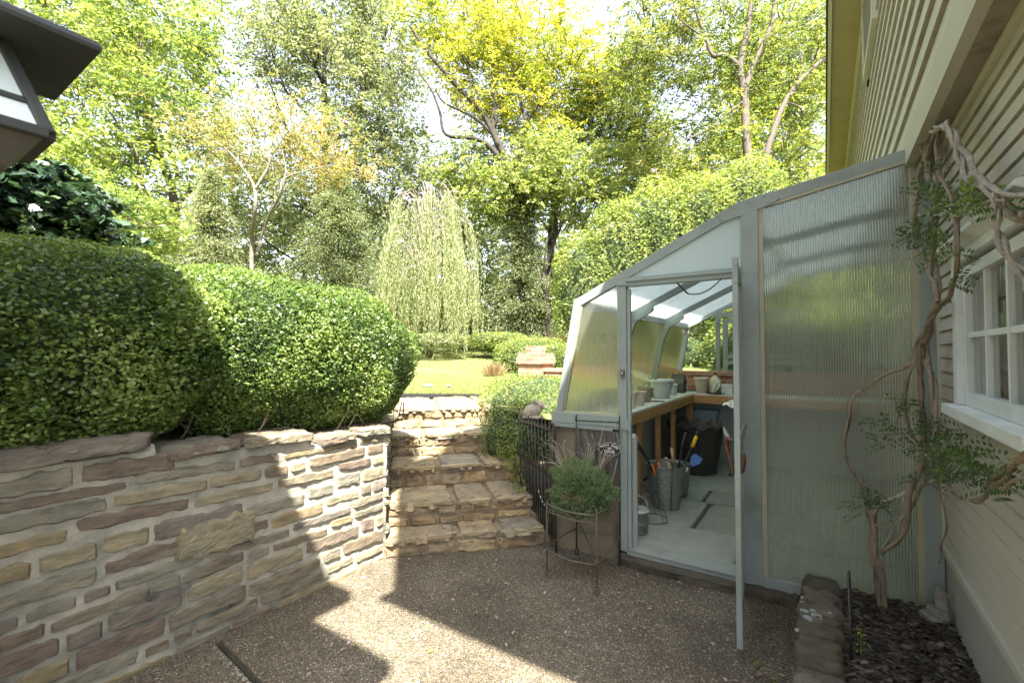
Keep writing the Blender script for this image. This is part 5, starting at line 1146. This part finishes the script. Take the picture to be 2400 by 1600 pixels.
# tools standing in the bucket
bc = c1 + Vector((0, 0, .06))
def tool(name, label, cat, segs, extra=None):
    T = thing(name, bc, label, cat)
    for nm, pts, rad, m in segs:
        b = MB(); P_ = [onT(*p) for p in pts]
        if len(P_) > 2: P_ = smooth_path(P_, 4)
        b.tube(P_, rad if not isinstance(rad, tuple) else taper(len(P_), *rad), 8); b.blob(P_[-1], (rad if not isinstance(rad, tuple) else rad[1],) * 3, 8, 6, 0); b.build(nm, M[m], T, smooth=True)
    return T
tool('lopper', 'black lopper with yellow grip leaning right out of the embossed bucket', 'lopper', [('shaft', [(1578, 1165, 4.38), (1600, 1095, 4.36), (1622, 1047, 4.36)], .011, 'black_plastic'), ('grip', [(1622, 1047, 4.36), (1632, 1023, 4.36)], .017, 'yellow'), ('grip_end', [(1632, 1023, 4.36), (1635, 1013, 4.36)], .015, 'black_plastic')])
tool('hedge_shears', 'black handled shears left of the yellow grip', 'shears', [('shaft', [(1575, 1160, 4.38), (1590, 1095, 4.36), (1597, 1050, 4.36)], .009, 'black_plastic'), ('grip', [(1597, 1050, 4.36), (1602, 1030, 4.36), (1607, 1017, 4.36)], .017, 'black_plastic')])
tool('pruning_saw', 'pair of long dark handles leaning left out of the embossed bucket', 'lopper', [('handle', [(1545, 1150, 4.3), (1524, 1088, 4.22), (1492, 1045, 4.15)], .010, 'black_plastic'), ('handle', [(1545, 1150, 4.3), (1522, 1083, 4.24), (1493, 1036, 4.18)], .010, 'black_plastic')])
tool('hand_fork', 'pale wooden tool handle standing upright in the embossed bucket', 'hand tool', [('shaft', [(1570, 1160, 4.28), (1569, 1100, 4.25)], .008, 'steel'), ('handle', [(1569, 1100, 4.25), (1566, 1085, 4.25), (1561, 1075, 4.25)], .017, 'handle_wood')])
tool('hand_rake', 'pale wooden tool handle farther back, above the bucket handle', 'hand tool', [('shaft', [(1576, 1160, 4.42), (1579, 1085, 4.45)], .007, 'steel'), ('handle', [(1579, 1085, 4.45), (1574, 1052, 4.45)], .014, 'handle_wood')])
tool('grass_shears', 'orange gripped shears low in the embossed bucket', 'shears', [('grip', [(1549, 1130, 4.25), (1545, 1094, 4.2), (1543, 1084, 4.2)], .012, 'orange'), ('grip', [(1540, 1130, 4.25), (1531, 1095, 4.2), (1527, 1088, 4.2)], .010, 'orange')])
T = tool('blue_scoop', 'blue plastic scoop at the right rim of the embossed bucket', 'scoop', [('handle', [(1585, 1165, 4.4), (1606, 1105, 4.34), (1624, 1086, 4.32)], .007, 'black_plastic')])
b = MB(); b.prism([onT(1617, 1088, 4.3), onT(1621, 1068, 4.3), onT(1630, 1063, 4.3), (onT(1647, 1075, 4.3)), onT(1640, 1086, 4.3), onT(1624, 1093, 4.3)], FW * .006); b.build('blade', M['blue'], T, bevel=.002)
tool('watering_nozzle', 'small shiny metal nozzle on the right rim of the embossed bucket', 'nozzle', [('tube', [(1590, 1150, 4.36), (1606, 1106, 4.33)], .006, 'steel'), ('head', [(1606, 1106, 4.33), (1611, 1098, 4.33)], .013, 'galv_light')])
# tall ribbed planter against the end wall
q = onT(1650, 990, 6.25); q.z = ZF; TP = thing('ribbed_planter', q, 'blue grey ribbed metal planter standing behind the scalloped pot', 'planter')
def rs(s, d, z): return Vector((q.x, q.y, 0)) + Vector((1, 0, 0)) * s + Vector((0, 1, 0)) * d + Vector((0, 0, z))
b = MB(); b.prism([rs(-.19, -.1, .735), rs(.19, -.1, .735), rs(.19, .1, .735), rs(-.19, .1, .735)], (0, 0, .03)); b.build('rim', M['blue_metal'], TP, bevel=.004)
b = MB(); o = len(b.v)
for (w0, d0, z) in ((.10, .06, ZF), (.18, .095, .735)):
    for (i, j) in ((-1,-1),(1,-1),(1,1),(-1,1)): b.v.append(tuple(rs(w0 * i, d0 * j, z)))
b.f += [(0, 1, 5, 4), (1, 2, 6, 5), (2, 3, 7, 6), (3, 0, 4, 7), (3, 2, 1, 0)]
for k in range(7):
    s = -1 + (k + .5) * 2 / 7; b.bar(rs(.10 * s * .95, -.062, ZF), rs(.18 * s * .95, -.099, .732), .016, .014, (0, -1, 0))
b.build('body', M['blue_metal'], TP)
# pots on the bench
ZB = .989
def on_bench(px, X=None, Y=None):
    c = onX(px, 900, X) if X is not None else onY(px, 900, Y); c.z = ZB; return c
def pot(px, X, rt, rb, h, m, name, label, cat='pot', rim=.012, group='flower pots on the potting bench', n=36, sx=1):
    c = on_bench(px, X) if X < 0 else on_bench(px, None, X); T = thing(name, c, label, cat, group); b = MB()
    b.lathe([(rb * .9, 0), (rb, .004), (rt * .93, h * .80), (rt * .94, h * .82), (rt + rim * .3, h * .83), (rt + rim * .3, h), (rt - .008, h), (rb * .9, .02), (0, .02)], (0, 0, 0), n)
    b.v = [tuple(Vector((v[0] * sx, v[1], v[2])) + c) for v in b.v]; b.build('shell', M[m], T, smooth=True, bevel=0); s = MB(); s.lathe([(0, h * .75), (rt * .88, h * .75)], (0, 0, 0), n); s.v = [tuple(Vector((v[0] * sx, v[1], v[2])) + c) for v in s.v]; s.build('soil', M['soil'], T); return c
pot(1479, -1.52, .052, .04, .15, 'terracotta', 'clay_pot', 'pale clay pot partly hidden by the door post at the near end of the bench')
pot(1499, -1.53, .060, .043, .145, 'terracotta', 'clay_pot', 'limed clay pot with thick pale rim next to the nearest pot')
pot(1512, -1.60, .080, .055, .155, 'pot_brown', 'clay_pot', 'mossy brown flower pot with wide rim between the limed pot and the pale tub')
pot(1550, -1.59, .155, .10, .215, 'pot_white', 'glazed_pot', 'big pale glazed tub in the middle of the left bench', sx=.9)
pot(1578, -1.57, .05, .045, .14, 'pot_white', 'glazed_pot', 'small pale square-shouldered pot just left of the birdhouse', n=4)
pot(1644, 6.48, .092, .062, .205, 'terracotta', 'tapered_pot', 'tall tapered buff pot standing alone on the far bench')
c = on_bench(1531, -1.68); T = thing('garden_ornament', c, 'small pale bird shaped ornament on a mound behind the pots', 'ornament'); b = MB(); c.x -= .10
b.blob(c + Vector((0, 0, .10)), (.10, .10, .10), 16, 12, .2); b.blob(c + Vector((.03, 0, .22)), (.035, .022, .026), 12, 8, .05); b.blob(c + Vector((.06, 0, .25)), (.016, .015, .016), 10, 8, 0); b.tube([c + Vector((0, 0, .18)), c + Vector((.02, 0, .21))], .012, 8); b.build('body', M['pot_white'], T, smooth=True)
c = on_bench(1592, -1.60); BH = thing('birdhouse', c, 'slate grey birdhouse with steep gabled roof in the bench corner', 'birdhouse'); Z1, Z2 = c.z + .15, c.z + .24
rt2 = Matrix.Rotation(YAW - .15, 3, 'Z')
def bh(x, y, z): return c + rt2 @ Vector((x, y, 0)) + Vector((0, 0, z - c.z))
b = MB(); b.prism([bh(-.10, -.02, c.z), bh(.03, -.09, c.z), bh(.09, 0, c.z), bh(-.04, .07, c.z)], (0, 0, .13)); b.prism([bh(.03, -.09, Z1 - .02), bh(.09, 0, Z1 - .02), bh(.06, -.045, Z2 - .01)], rt2 @ Vector((-.13, .07, 0))); b.build('body', M['slate'], BH)
b = MB()
b.prism([bh(.025, -.105, Z1 - .035), bh(.062, -.047, Z2), bh(-.088, .034, Z2), bh(-.125, -.024, Z1 - .035)], (0, 0, .010)); b.prism([bh(.105, .012, Z1 - .035), bh(.0625, -.047, Z2), bh(-.0875, .034, Z2), bh(-.045, .093, Z1 - .035)], (0, 0, .010)); b.build('roof', M['slate'], BH)
c = on_bench(1676, None, 6.5); T = thing('stoneware_jug', c, 'grey stoneware jug with dark stopper on the far bench', 'jug'); b = MB(); b.lathe([(.05, 0), (.066, .01), (.07, .08), (.072, .15), (.06, .19), (.03, .215), (.02, .225), (.02, .24)], c, 30); b.build('body', M['terracotta'], T, smooth=True)
b = MB(); b.lathe([(.02, .241), (.024, .246), (.022, .268), (.0, .272)], c, 16); b.build('stopper', M['leather'], T, smooth=True)
c = on_bench(1678, None, 6.43); T = thing('saucer', c, 'grey saucer under the curved white tongs on the far bench', 'saucer'); b = MB(); b.lathe([(.07, 0), (.115, .014), (.118, .018), (.07, .006), (0, .006)], c, 32); b.build('dish', M['slate'], T, smooth=True)
T = thing('white_tongs', c, 'curved white tongs leaning on the jug above the saucer', 'tongs'); b = MB(); b.tube(smooth_path([c + Vector((-.04, -.02, .012)), c + Vector((-.01, -.03, .09)), c + Vector((.035, -.02, .17))], 5), taper(11, .006, .014), 8); b.tube(smooth_path([c + Vector((-.03, -.03, .012)), c + Vector((.035, -.045, .08)), c + Vector((.045, -.02, .17))], 5), taper(11, .006, .014), 8); b.build('arms', M['white'], T, smooth=True)
c = on_bench(1704, None, 6.45); T = thing('tin_box', c, 'pale green tin with lid half hidden by the open door', 'tin'); b = MB(); b.box(c.x - .06, c.x + .07, c.y - .05, c.y + .05, ZB, ZB + .10); b.build('body', M['galv_light'], T, bevel=.006); b = MB(); b.box(c.x - .065, c.x + .075, c.y - .055, c.y + .055, ZB + .10, ZB + .125); b.build('lid', M['pot_white'], T, bevel=.004)
c = on_bench(1546, -1.47); T = thing('hand_shovel', c, 'dark trowel lying on the bench in front of the pale tub', 'trowel'); b = MB(); b.prism([c + Vector((-.10, 0, .002)), c + Vector((-.02, -.025, .002)), c + Vector((0, 0, .002)), c + Vector((-.02, .02, .002))], (0, 0, .008)); b.tube([c + Vector((0, 0, .008)), c + Vector((.06, -.04, .01))], .007, 6); b.build('tool', M['dark_iron'], T)
# trowels on the door
T = thing('hanging_trowel', onT(1743, 1040, 2.75), 'trowel with leaf shaped blade and brown handle hanging on the greenhouse door', 'trowel')
b = MB(); tq = 2.72; b.prism([onT(1748, 984, tq), onT(1751, 1000, tq), onT(1746, 1022, tq), onT(1733, 1038, tq), onT(1730, 1034, tq), onT(1737, 1012, tq)], FW * .006); b.build('blade', M['steel'], T, bevel=.002)
b = MB(); b.tube(smooth_path([onT(1732, 1036, tq), onT(1741, 1044, tq), onT(1744, 1058, tq), onT(1741, 1070, tq)], 4), .004, 6); b.build('shank', M['steel'], T)
b = MB(); hp = [onT(1742, 1062, tq), onT(1742, 1075, tq), onT(1738, 1095, tq), onT(1737, 1108, tq)]; b.tube(smooth_path(hp, 3), [.008, .011, .014, .016, .018, .019, .019, .018, .016, .010], 10); b.build('handle', M['leather'], T, smooth=True)
T = thing('hanging_pruner', onT(1705, 1030, 2.78), 'brown handled pruner hanging on the inner side of the greenhouse door', 'pruner'); b = MB(); b.tube(smooth_path([onT(1716, 1034, 2.72), onT(1706, 1028, 2.76), onT(1703, 1045, 2.78), onT(1712, 1080, 2.76), onT(1718, 1110, 2.74)], 4), [.008] * 4 + [.015] * 6 + [.010] * 7, 8); b.build('handle', M['leather'], T, smooth=True)
b = MB(); b.prism([onT(1695, 1000, 2.8), onT(1699, 1002, 2.8), onT(1710, 1022, 2.79), onT(1705, 1028, 2.79), onT(1697, 1015, 2.8)], FW * .008); b.build('blade', M['galv_light'], T)

# ================================================================ wall lantern, near left
lc = Vector((-1.124, .117, 0)); LT = thing('wall_lantern', (lc.x, lc.y, 1.9), 'dark bronze lantern with flat hooded roof and opal panes close by on the left', 'lantern'); rw = .135
b = MB(); o = 0
for (w, z) in ((rw, 2.0), (rw + .002, 2.006), (rw - .004, 2.016), (.03, 2.07), (.0, 2.085)):
    for (i, j) in ((-1,-1),(1,-1),(1,1),(-1,1)): b.v.append((lc.x + i * w, lc.y + j * w, z))
b.f.append((3, 2, 1, 0))
for k in range(4):
    for i in range(4): a = k * 4 + i; a2 = k * 4 + (i + 1) % 4; b.f.append((a, a2, a2 + 4, a + 4))
b.build('roof', M['lantern'], LT)
def ring4(w, z): return [Vector((lc.x + i * w, lc.y + j * w, z)) for (i, j) in ((-1,-1),(1,-1),(1,1),(-1,1))]
t4, m4, b4, e4 = ring4(.038, 1.998), ring4(.066, 1.905), ring4(.085, 1.855), ring4(.045, 1.80)
b = MB()
for i in range(4):
    b.bar(t4[i], b4[i], .016, .016, (1, 0, 0)); b.bar(b4[i], b4[(i + 1) % 4], .018, .016, (0, 0, 1)); b.bar(m4[i], m4[(i + 1) % 4], .009, .010, (0, 0, 1)); b.bar(t4[i], t4[(i + 1) % 4], .012, .012, (0, 0, 1))
b.build('cage', M['lantern'], LT, bevel=.002)
for i in range(4):
    b = MB(); j = (i + 1) % 4; P_ = [t4[i], t4[j], b4[j], b4[i]]; cc = sum(P_, Vector()) / 4; P_ = [p.lerp(cc, .04) + (Vector((lc.x, lc.y, cc.z)) - cc).normalized() * .003 for p in P_]; b.prism(P_, (Vector((lc.x, lc.y, cc.z)) - cc).normalized() * .003); b.build('pane', M['opal'], LT)
b = MB(); b.v = [tuple(p) for p in ring4(.08, 1.848) + e4 + ring4(.012, 1.775)]; b.f = [(3, 2, 1, 0)[::-1]] + [(i, i + 4, (i + 1) % 4 + 4, (i + 1) % 4) for i in range(4)] + [(i + 4, i + 8, (i + 1) % 4 + 8, (i + 1) % 4 + 4) for i in range(4)] + [(8, 9, 10, 11)[::-1]]; b.build('base', M['lantern_tan'], LT)
b = MB(); b.tube(smooth_path([(lc.x, lc.y, 2.07), (lc.x, lc.y, 2.16), (lc.x, lc.y - .1, 2.2), (lc.x - .25, -.30, 2.15), (-1.56, -.345, 2.1)], 5), .011, 8); b.box(-1.62, -1.55, -.37, -.34, 2.0, 2.2); b.build('bracket', M['lantern'], LT)

# ================================================================ wisteria vine
DS = 2400 / 2352.0
def vp(x, y, off=0):
    px, py = x * DS, y * DS; p = onY(px, py, 3.13 - off)
    if p.x > .44 - off * .4: p = onX(px, py, .435 - off * .4)
    return p
VN = thing('wisteria_vine', vp(2022, 1385), 'twisted wisteria vine climbing the greenhouse corner and house wall', 'vine')
def strand(pts, r0, r1, off=0, twist=0, m='vine', name='stem', n=8):
    P_ = smooth_path([vp(x, y, off) for x, y in pts], 6)
    P_ = [p + Vector((noise.noise(p * 7), noise.noise(p * 7 + Vector((5, 5, 5))) * .5, noise.noise(p * 8 + Vector((9, 1, 3))))) * .022 for p in P_]
    rad = [r * (.52 if p.y > 2.95 else .38) for r, p in zip(taper(len(P_), r0, r1), P_)]; rad = [r * (1 + .28 * noise.noise(p * 22)) for r, p in zip(rad, P_)]
    b = MB()
    if twist:
        for ph in (0, math.pi):
            Q = []; 
            for i, p in enumerate(P_):
                t = (P_[min(i + 1, len(P_) - 1)] - P_[max(0, i - 1)]).normalized(); u = t.cross(Vector((0, 1, 0))).normalized(); w = t.cross(u)
                Q.append(p + (u * math.cos(i * twist + ph) + w * math.sin(i * twist + ph)) * rad[i] * 1.0)
            b.tube(Q, [r * .85 for r in rad], 11, rough=.9)
    else: b.tube(P_, rad, 12, rough=.9)
    # bark ridges and knots
    for i in range(3, len(P_) - 2, 7):
        if random.random() < .6: b.blob(P_[i] + Vector((random.uniform(-1, 1), -.6, random.uniform(-1, 1))) * rad[i] * .7, (rad[i] * .7,) * 3, 8, 6, .4, 3, i)
    b.build(name, M[m], VN, smooth=True)
strand([(2026, 1395), (2024, 1330), (2014, 1275), (2008, 1225), (2003, 1180), (2010, 1160)], .044, .030, .02)
strand([(2030, 1396), (2033, 1345), (2022, 1290)], .03, .026, .03)
strand([(2004, 1185), (2035, 1152), (2085, 1135), (2130, 1112), (2165, 1085)], .024, .015, .03, m='vine_pale')
strand([(2028, 1275), (2062, 1240), (2083, 1195), (2090, 1150), (2105, 1100), (2118, 1050), (2122, 985), (2115, 915), (2108, 850), (2128, 780), (2150, 690)], .023, .018, .05)
strand([(2012, 1208), (2060, 1190), (2105, 1155), (2125, 1100)], .012, .010, .04); strand([(2030, 1262), (2050, 1215), (2085, 1170)], .008, .006, .05, m='vine_pale')
strand([(1992, 1160), (1965, 1105), (1945, 1045), (1942, 985), (1955, 925), (1985, 890), (2030, 865), (2080, 845), (2100, 815), (2130, 770), (2150, 715), (2185, 660), (2205, 600), (2203, 530), (2185, 455), (2165, 400), (2152, 340), (2148, 300)], .014, .020, .04)
strand([(2145, 715), (2150, 680), (2130, 620), (2108, 545), (2100, 470), (2110, 410), (2128, 350), (2140, 305)], .024, .020, .06, twist=.0)
strand([(2140, 300), (2160, 288), (2190, 305), (2200, 350), (2215, 395), (2238, 420)], .022, .022, .08, m='vine_pale', twist=.5)
strand([(2172, 305), (2205, 330), (2230, 375), (2258, 408), (2290, 440), (2320, 450), (2352, 452)], .019, .022, .06, m='vine_pale')
strand([(2238, 415), (2275, 440), (2300, 470), (2305, 520), (2325, 575), (2350, 630), (2375, 660)], .018, .016, .07, twist=.45, m='vine_pale')
strand([(2130, 300), (2132, 370), (2148, 440), (2146, 520), (2140, 590), (2150, 660), (2162, 700)], .030, .024, .02, twist=.35)
strand([(2158, 690), (2140, 740), (2125, 800), (2140, 870), (2148, 940), (2152, 1010), (2158, 1075)], .025, .018, .04, twist=.3)
strand([(2122, 770), (2098, 830), (2075, 900), (2085, 960), (2110, 1020), (2125, 1090)], .013, .013, .05); strand([(2088, 858), (2068, 930), (2060, 990)], .010, .007, .03)
strand([(2110, 492), (2160, 494), (2215, 488), (2265, 472), (2310, 462)], .011, .009, .08, m='vine_pale'); strand([(2220, 408), (2255, 445), (2300, 455)], .015, .013, .03, m='vine_pale')
strand([(2150, 1095), (2190, 1130), (2230, 1148), (2265, 1142), (2300, 1105), (2330, 1070), (2360, 1040)], .009, .017, .06); strand([(2232, 1150), (2275, 1118), (2315, 1075), (2356, 1060)], .012, .012, .04, twist=.4); strand([(2265, 1142), (2310, 1120), (2360, 1088)], .010, .012, .07)
strand([(2170, 1010), (2190, 1060), (2225, 1110)], .006, .005, .05, m='vine_pale'); strand([(2045, 970), (2090, 1000), (2140, 1060)], .007, .006, .07, m='vine_pale'); strand([(2148, 1070), (2170, 1180), (2172, 1240), (2160, 1290)], .009, .006, .0)
strand([(2310, 455), (2330, 485), (2352, 505)], .026, .022, .05, twist=.5)
Cs, Ds, Rs_ = [], [], []
def spray(x, y, spread, k, bright=0):
    for i in range(int(k * .5)):
        p0 = vp(x + random.gauss(0, spread * .55), y + random.gauss(0, spread * .45), random.uniform(.04, .16)); a = random.uniform(-.5, 3.6); d_ = Vector((math.cos(a), random.uniform(-.7, .1), math.sin(a) * .7 - .15)).normalized(); L_ = random.uniform(.05, .11)
        s_ = d_.cross(Vector((0, 1, 0))).normalized(); br = bright * random.random()
        for j in range(7):
            for sg in (-1, 1):
                Cs.append(tuple(p0 + d_ * (L_ * (j + 1) / 7) + s_ * sg * .010 + Vector((0, 0, -.02 * (j / 7) ** 2)))); Ds.append(tuple(s_ * sg + d_ * .6)); Rs_.append(.3 + br + random.gauss(0, .15))
for a_ in ((2125, 430, 26, 22, .1), (2145, 470, 40, 26, .5), (2215, 465, 55, 44, .7), (2270, 480, 35, 16, .3), (2130, 545, 45, 34, .3), (2160, 580, 40, 24, .3), (2105, 560, 30, 14, .2), (2140, 1000, 60, 48, .2), (2060, 985, 50, 26, .1), (2195, 1060, 55, 60, .2), (2240, 1090, 40, 34, .1), (2150, 1075, 40, 30, .1), (2000, 1155, 28, 26, .1), (2180, 640, 20, 8, .3), (2100, 960, 40, 18, .1), (2130, 380, 15, 8, .1), (1975, 1000, 15, 5, .1)): spray(*a_)
leaf_mesh('leaves', np.array(Cs), .021, np.array(Rs_), LM['vine'], VN, .42, np.array(Ds), None, .9)

# ================================================================ ground details
q = onZ(2205, 1440, .2); RK = MB(); RK.blob((.475, 3.12, .24), (.045, .045, .105), 12, 9, .55, 1.6, 4.2); RK.blob((.43, 3.10, .21), (.05, .04, .045), 12, 9, .5, 1.6, 8.2); tag(RK.build('rough_rock', M['rock'], smooth=False), 'rough upright grey rock at the corner of greenhouse and house', 'rock')
T = thing('iron_garden_hook', onZ(1997, 1590, .17), 'thin black iron hoop stake in the mulch beside the stone edging', 'garden stake'); b = MB(); hb = Vector((.12, 2.42, 0)); ht = onY(1989, 1362, 2.56)
p_ = onY(1996, 1560, 2.42); b.tube([(ht.x + .004, 2.50, .12), (ht.x, 2.55, ht.z - .02)], .006, 7); b.tube(smooth_path([(ht.x, 2.55, ht.z - .02), (ht.x, 2.57, ht.z + .015), (ht.x + .004, 2.61, ht.z), (ht.x + .006, 2.66, .15)], 5), .0055, 7); b.build('rod', M['dark_iron'], T, smooth=True)
b = MB(); bs = []
for i in range(5200):
    x, y = random.uniform(.055, .50), random.uniform(1.6, 3.24); z = .155 + .02 * (y - 1) / 2.2 + random.uniform(0, .026); L_ = random.uniform(.012, .045) * (1.3 if random.random() < .15 else 1); w = L_ * random.uniform(.25, .6)
    a = random.gauss(.4, .8); d_ = Vector((math.cos(a), math.sin(a), random.gauss(0, .22))).normalized(); s_ = d_.cross(Vector((random.gauss(0, .3), random.gauss(0, .3), 1))).normalized(); n_ = d_.cross(s_); c_ = Vector((x, y, z))
    P_ = [c_ + d_ * L_ * u_ + s_ * w * v_ for (u_, v_) in ((-.5, -.2), (-.35, .4), (.2, .5), (.5, .1), (.3, -.45), (-.2, -.5))]; o = len(b.f); b.prism(P_, n_ * random.uniform(.002, .006)); bs += [random.random()] * (len(b.f) - o)
MU = b.build('bark_mulch', stone_mat('bark_chips', [(.028,.02,.015),(.05,.036,.027),(.085,.066,.052),(.04,.03,.024),(.13,.115,.095),(.03,.022,.018),(.06,.045,.034)]), kind='stuff'); set_rnd(MU.data, bs)
# leaf litter and seed husks on the paving
n = 2200; x = RNG.uniform(-2.6, -.15, n); y = RNG.uniform(1.2, 3.22, n); ok = (y < 2.5 + (x + 2.6) * .45 + .1) & (RNG.random(n) < .35 + .65 * (y / 3.2) ** 2); x, y = x[ok], y[ok]; n = len(x)
leaf_mesh('leaf_litter', np.stack([x, y, np.full(n, .006)], 1), np.where(RNG.random(n) < .12, RNG.uniform(.02, .038, n), RNG.uniform(.006, .015, n)), RNG.random(n), LM['litter'], None, .5, RNG.normal(size=(n, 3)) * np.array([1, 1, .12]), RNG.normal(size=(n, 3)) * .25 + np.array([0, 0, 1]), 0, .3, kind='stuff')
qg = onZ(1009, 1535 - 10, .008); leaf_mesh('fallen_leaf', np.array([list(qg)]), .035, np.array([.9]), LM['green'], None, .8, np.array([[.3, 1, 0.]]), np.array([[0, 0, 1.]]), 0, .2, label='single fresh green leaf lying on the sunny paving', category='leaf')
for (px_, py_, z_, k, h_, lb_) in ((2017, 1500, .18, 16, .12, 'tall bright green sprout in the mulch by the iron stake'), (1772, 1555, .004, 5, .035, 'tiny lime sprout growing from the paving'), (1812, 1592, .004, 4, .03, 'lime seedling at the bottom edge of the paving')):
    q = onZ(px_, py_ + (38 if k > 10 else 8), z_); T = thing('weed_sprout', q, lb_, 'sprout'); P_ = [];
    for i in range(k): P_.append((q.x + random.uniform(-1, 1) * h_ * .22, q.y + random.uniform(-1, 1) * h_ * .15, q.z + h_ * (.2 + .8 * i / k)))
    leaf_mesh('leaves', np.array(P_), .016 if k > 10 else .02, RNG.random(k), LM['sprout'], T, .6, None, None, 1.2); b = MB(); b.tube([q, q + Vector((.003, 0, h_ * .95))], .0014, 5); b.build('stem', LM['sprout'], T)
# litter on the treads
P_ = []
for i in range(5):
    for k in range(60 if i else 70):
        e_, a_ = random.uniform(.05, 1.15), random.uniform(fr[i] + .03, fr[i + 1] - .02 if i < 4 else fr[i] + 1.0); q = SP(e_, a_, rise[i + 1] + .012); P_.append(tuple(q))
P_ = np.array(P_); n = len(P_)
leaf_mesh('step_litter', P_, np.where(RNG.random(n) < .2, RNG.uniform(.025, .045, n), RNG.uniform(.008, .02, n)), RNG.random(n), LM['litter'], None, .5, RNG.normal(size=(n, 3)) * np.array([1, 1, .12]), RNG.normal(size=(n, 3)) * .25 + np.array([0, 0, 1]), 0, .3, kind='stuff')
# drain slot in the paving
d0, d1 = onZ(512, 1508, 0), onZ(640, 1640, 0); T = thing('drain_channel', d0, 'narrow dark metal drain channel set in the paving near the stone wall', 'drain'); b = MB(); u = (d1 - d0).normalized(); s_ = Vector((-u.y, u.x, 0)); zz = Vector((0, 0, 1))
b.prism([d0 - s_ * .011, d1 - s_ * .011, d1 + s_ * .011, d0 + s_ * .011], zz * .009); b.build('channel', M['drain'], T); b = MB(); b.tube([d0 + s_ * .009 + zz * .009, d1 + s_ * .009 + zz * .009], .004, 6); b.build('edge_strip', M['coco'], T)
PBL = MB()
for i in range(70):
    t = random.random() ** .8; c_ = d0.lerp(d1, t) - s_ * (.018 + abs(random.gauss(0, .012))) ; c_.z = .004; r_ = random.uniform(.002, .007); PBL.blob(c_, (r_, r_ * random.uniform(.6, 1), r_ * .6), 7, 5, .2, 2, i)
PBL.build('pebbles', surf('white_pebbles', [(.14,.12,.09),(.36,.33,.28),(.22,.19,.15)], 40, .7, .2), smooth=True, kind='stuff')
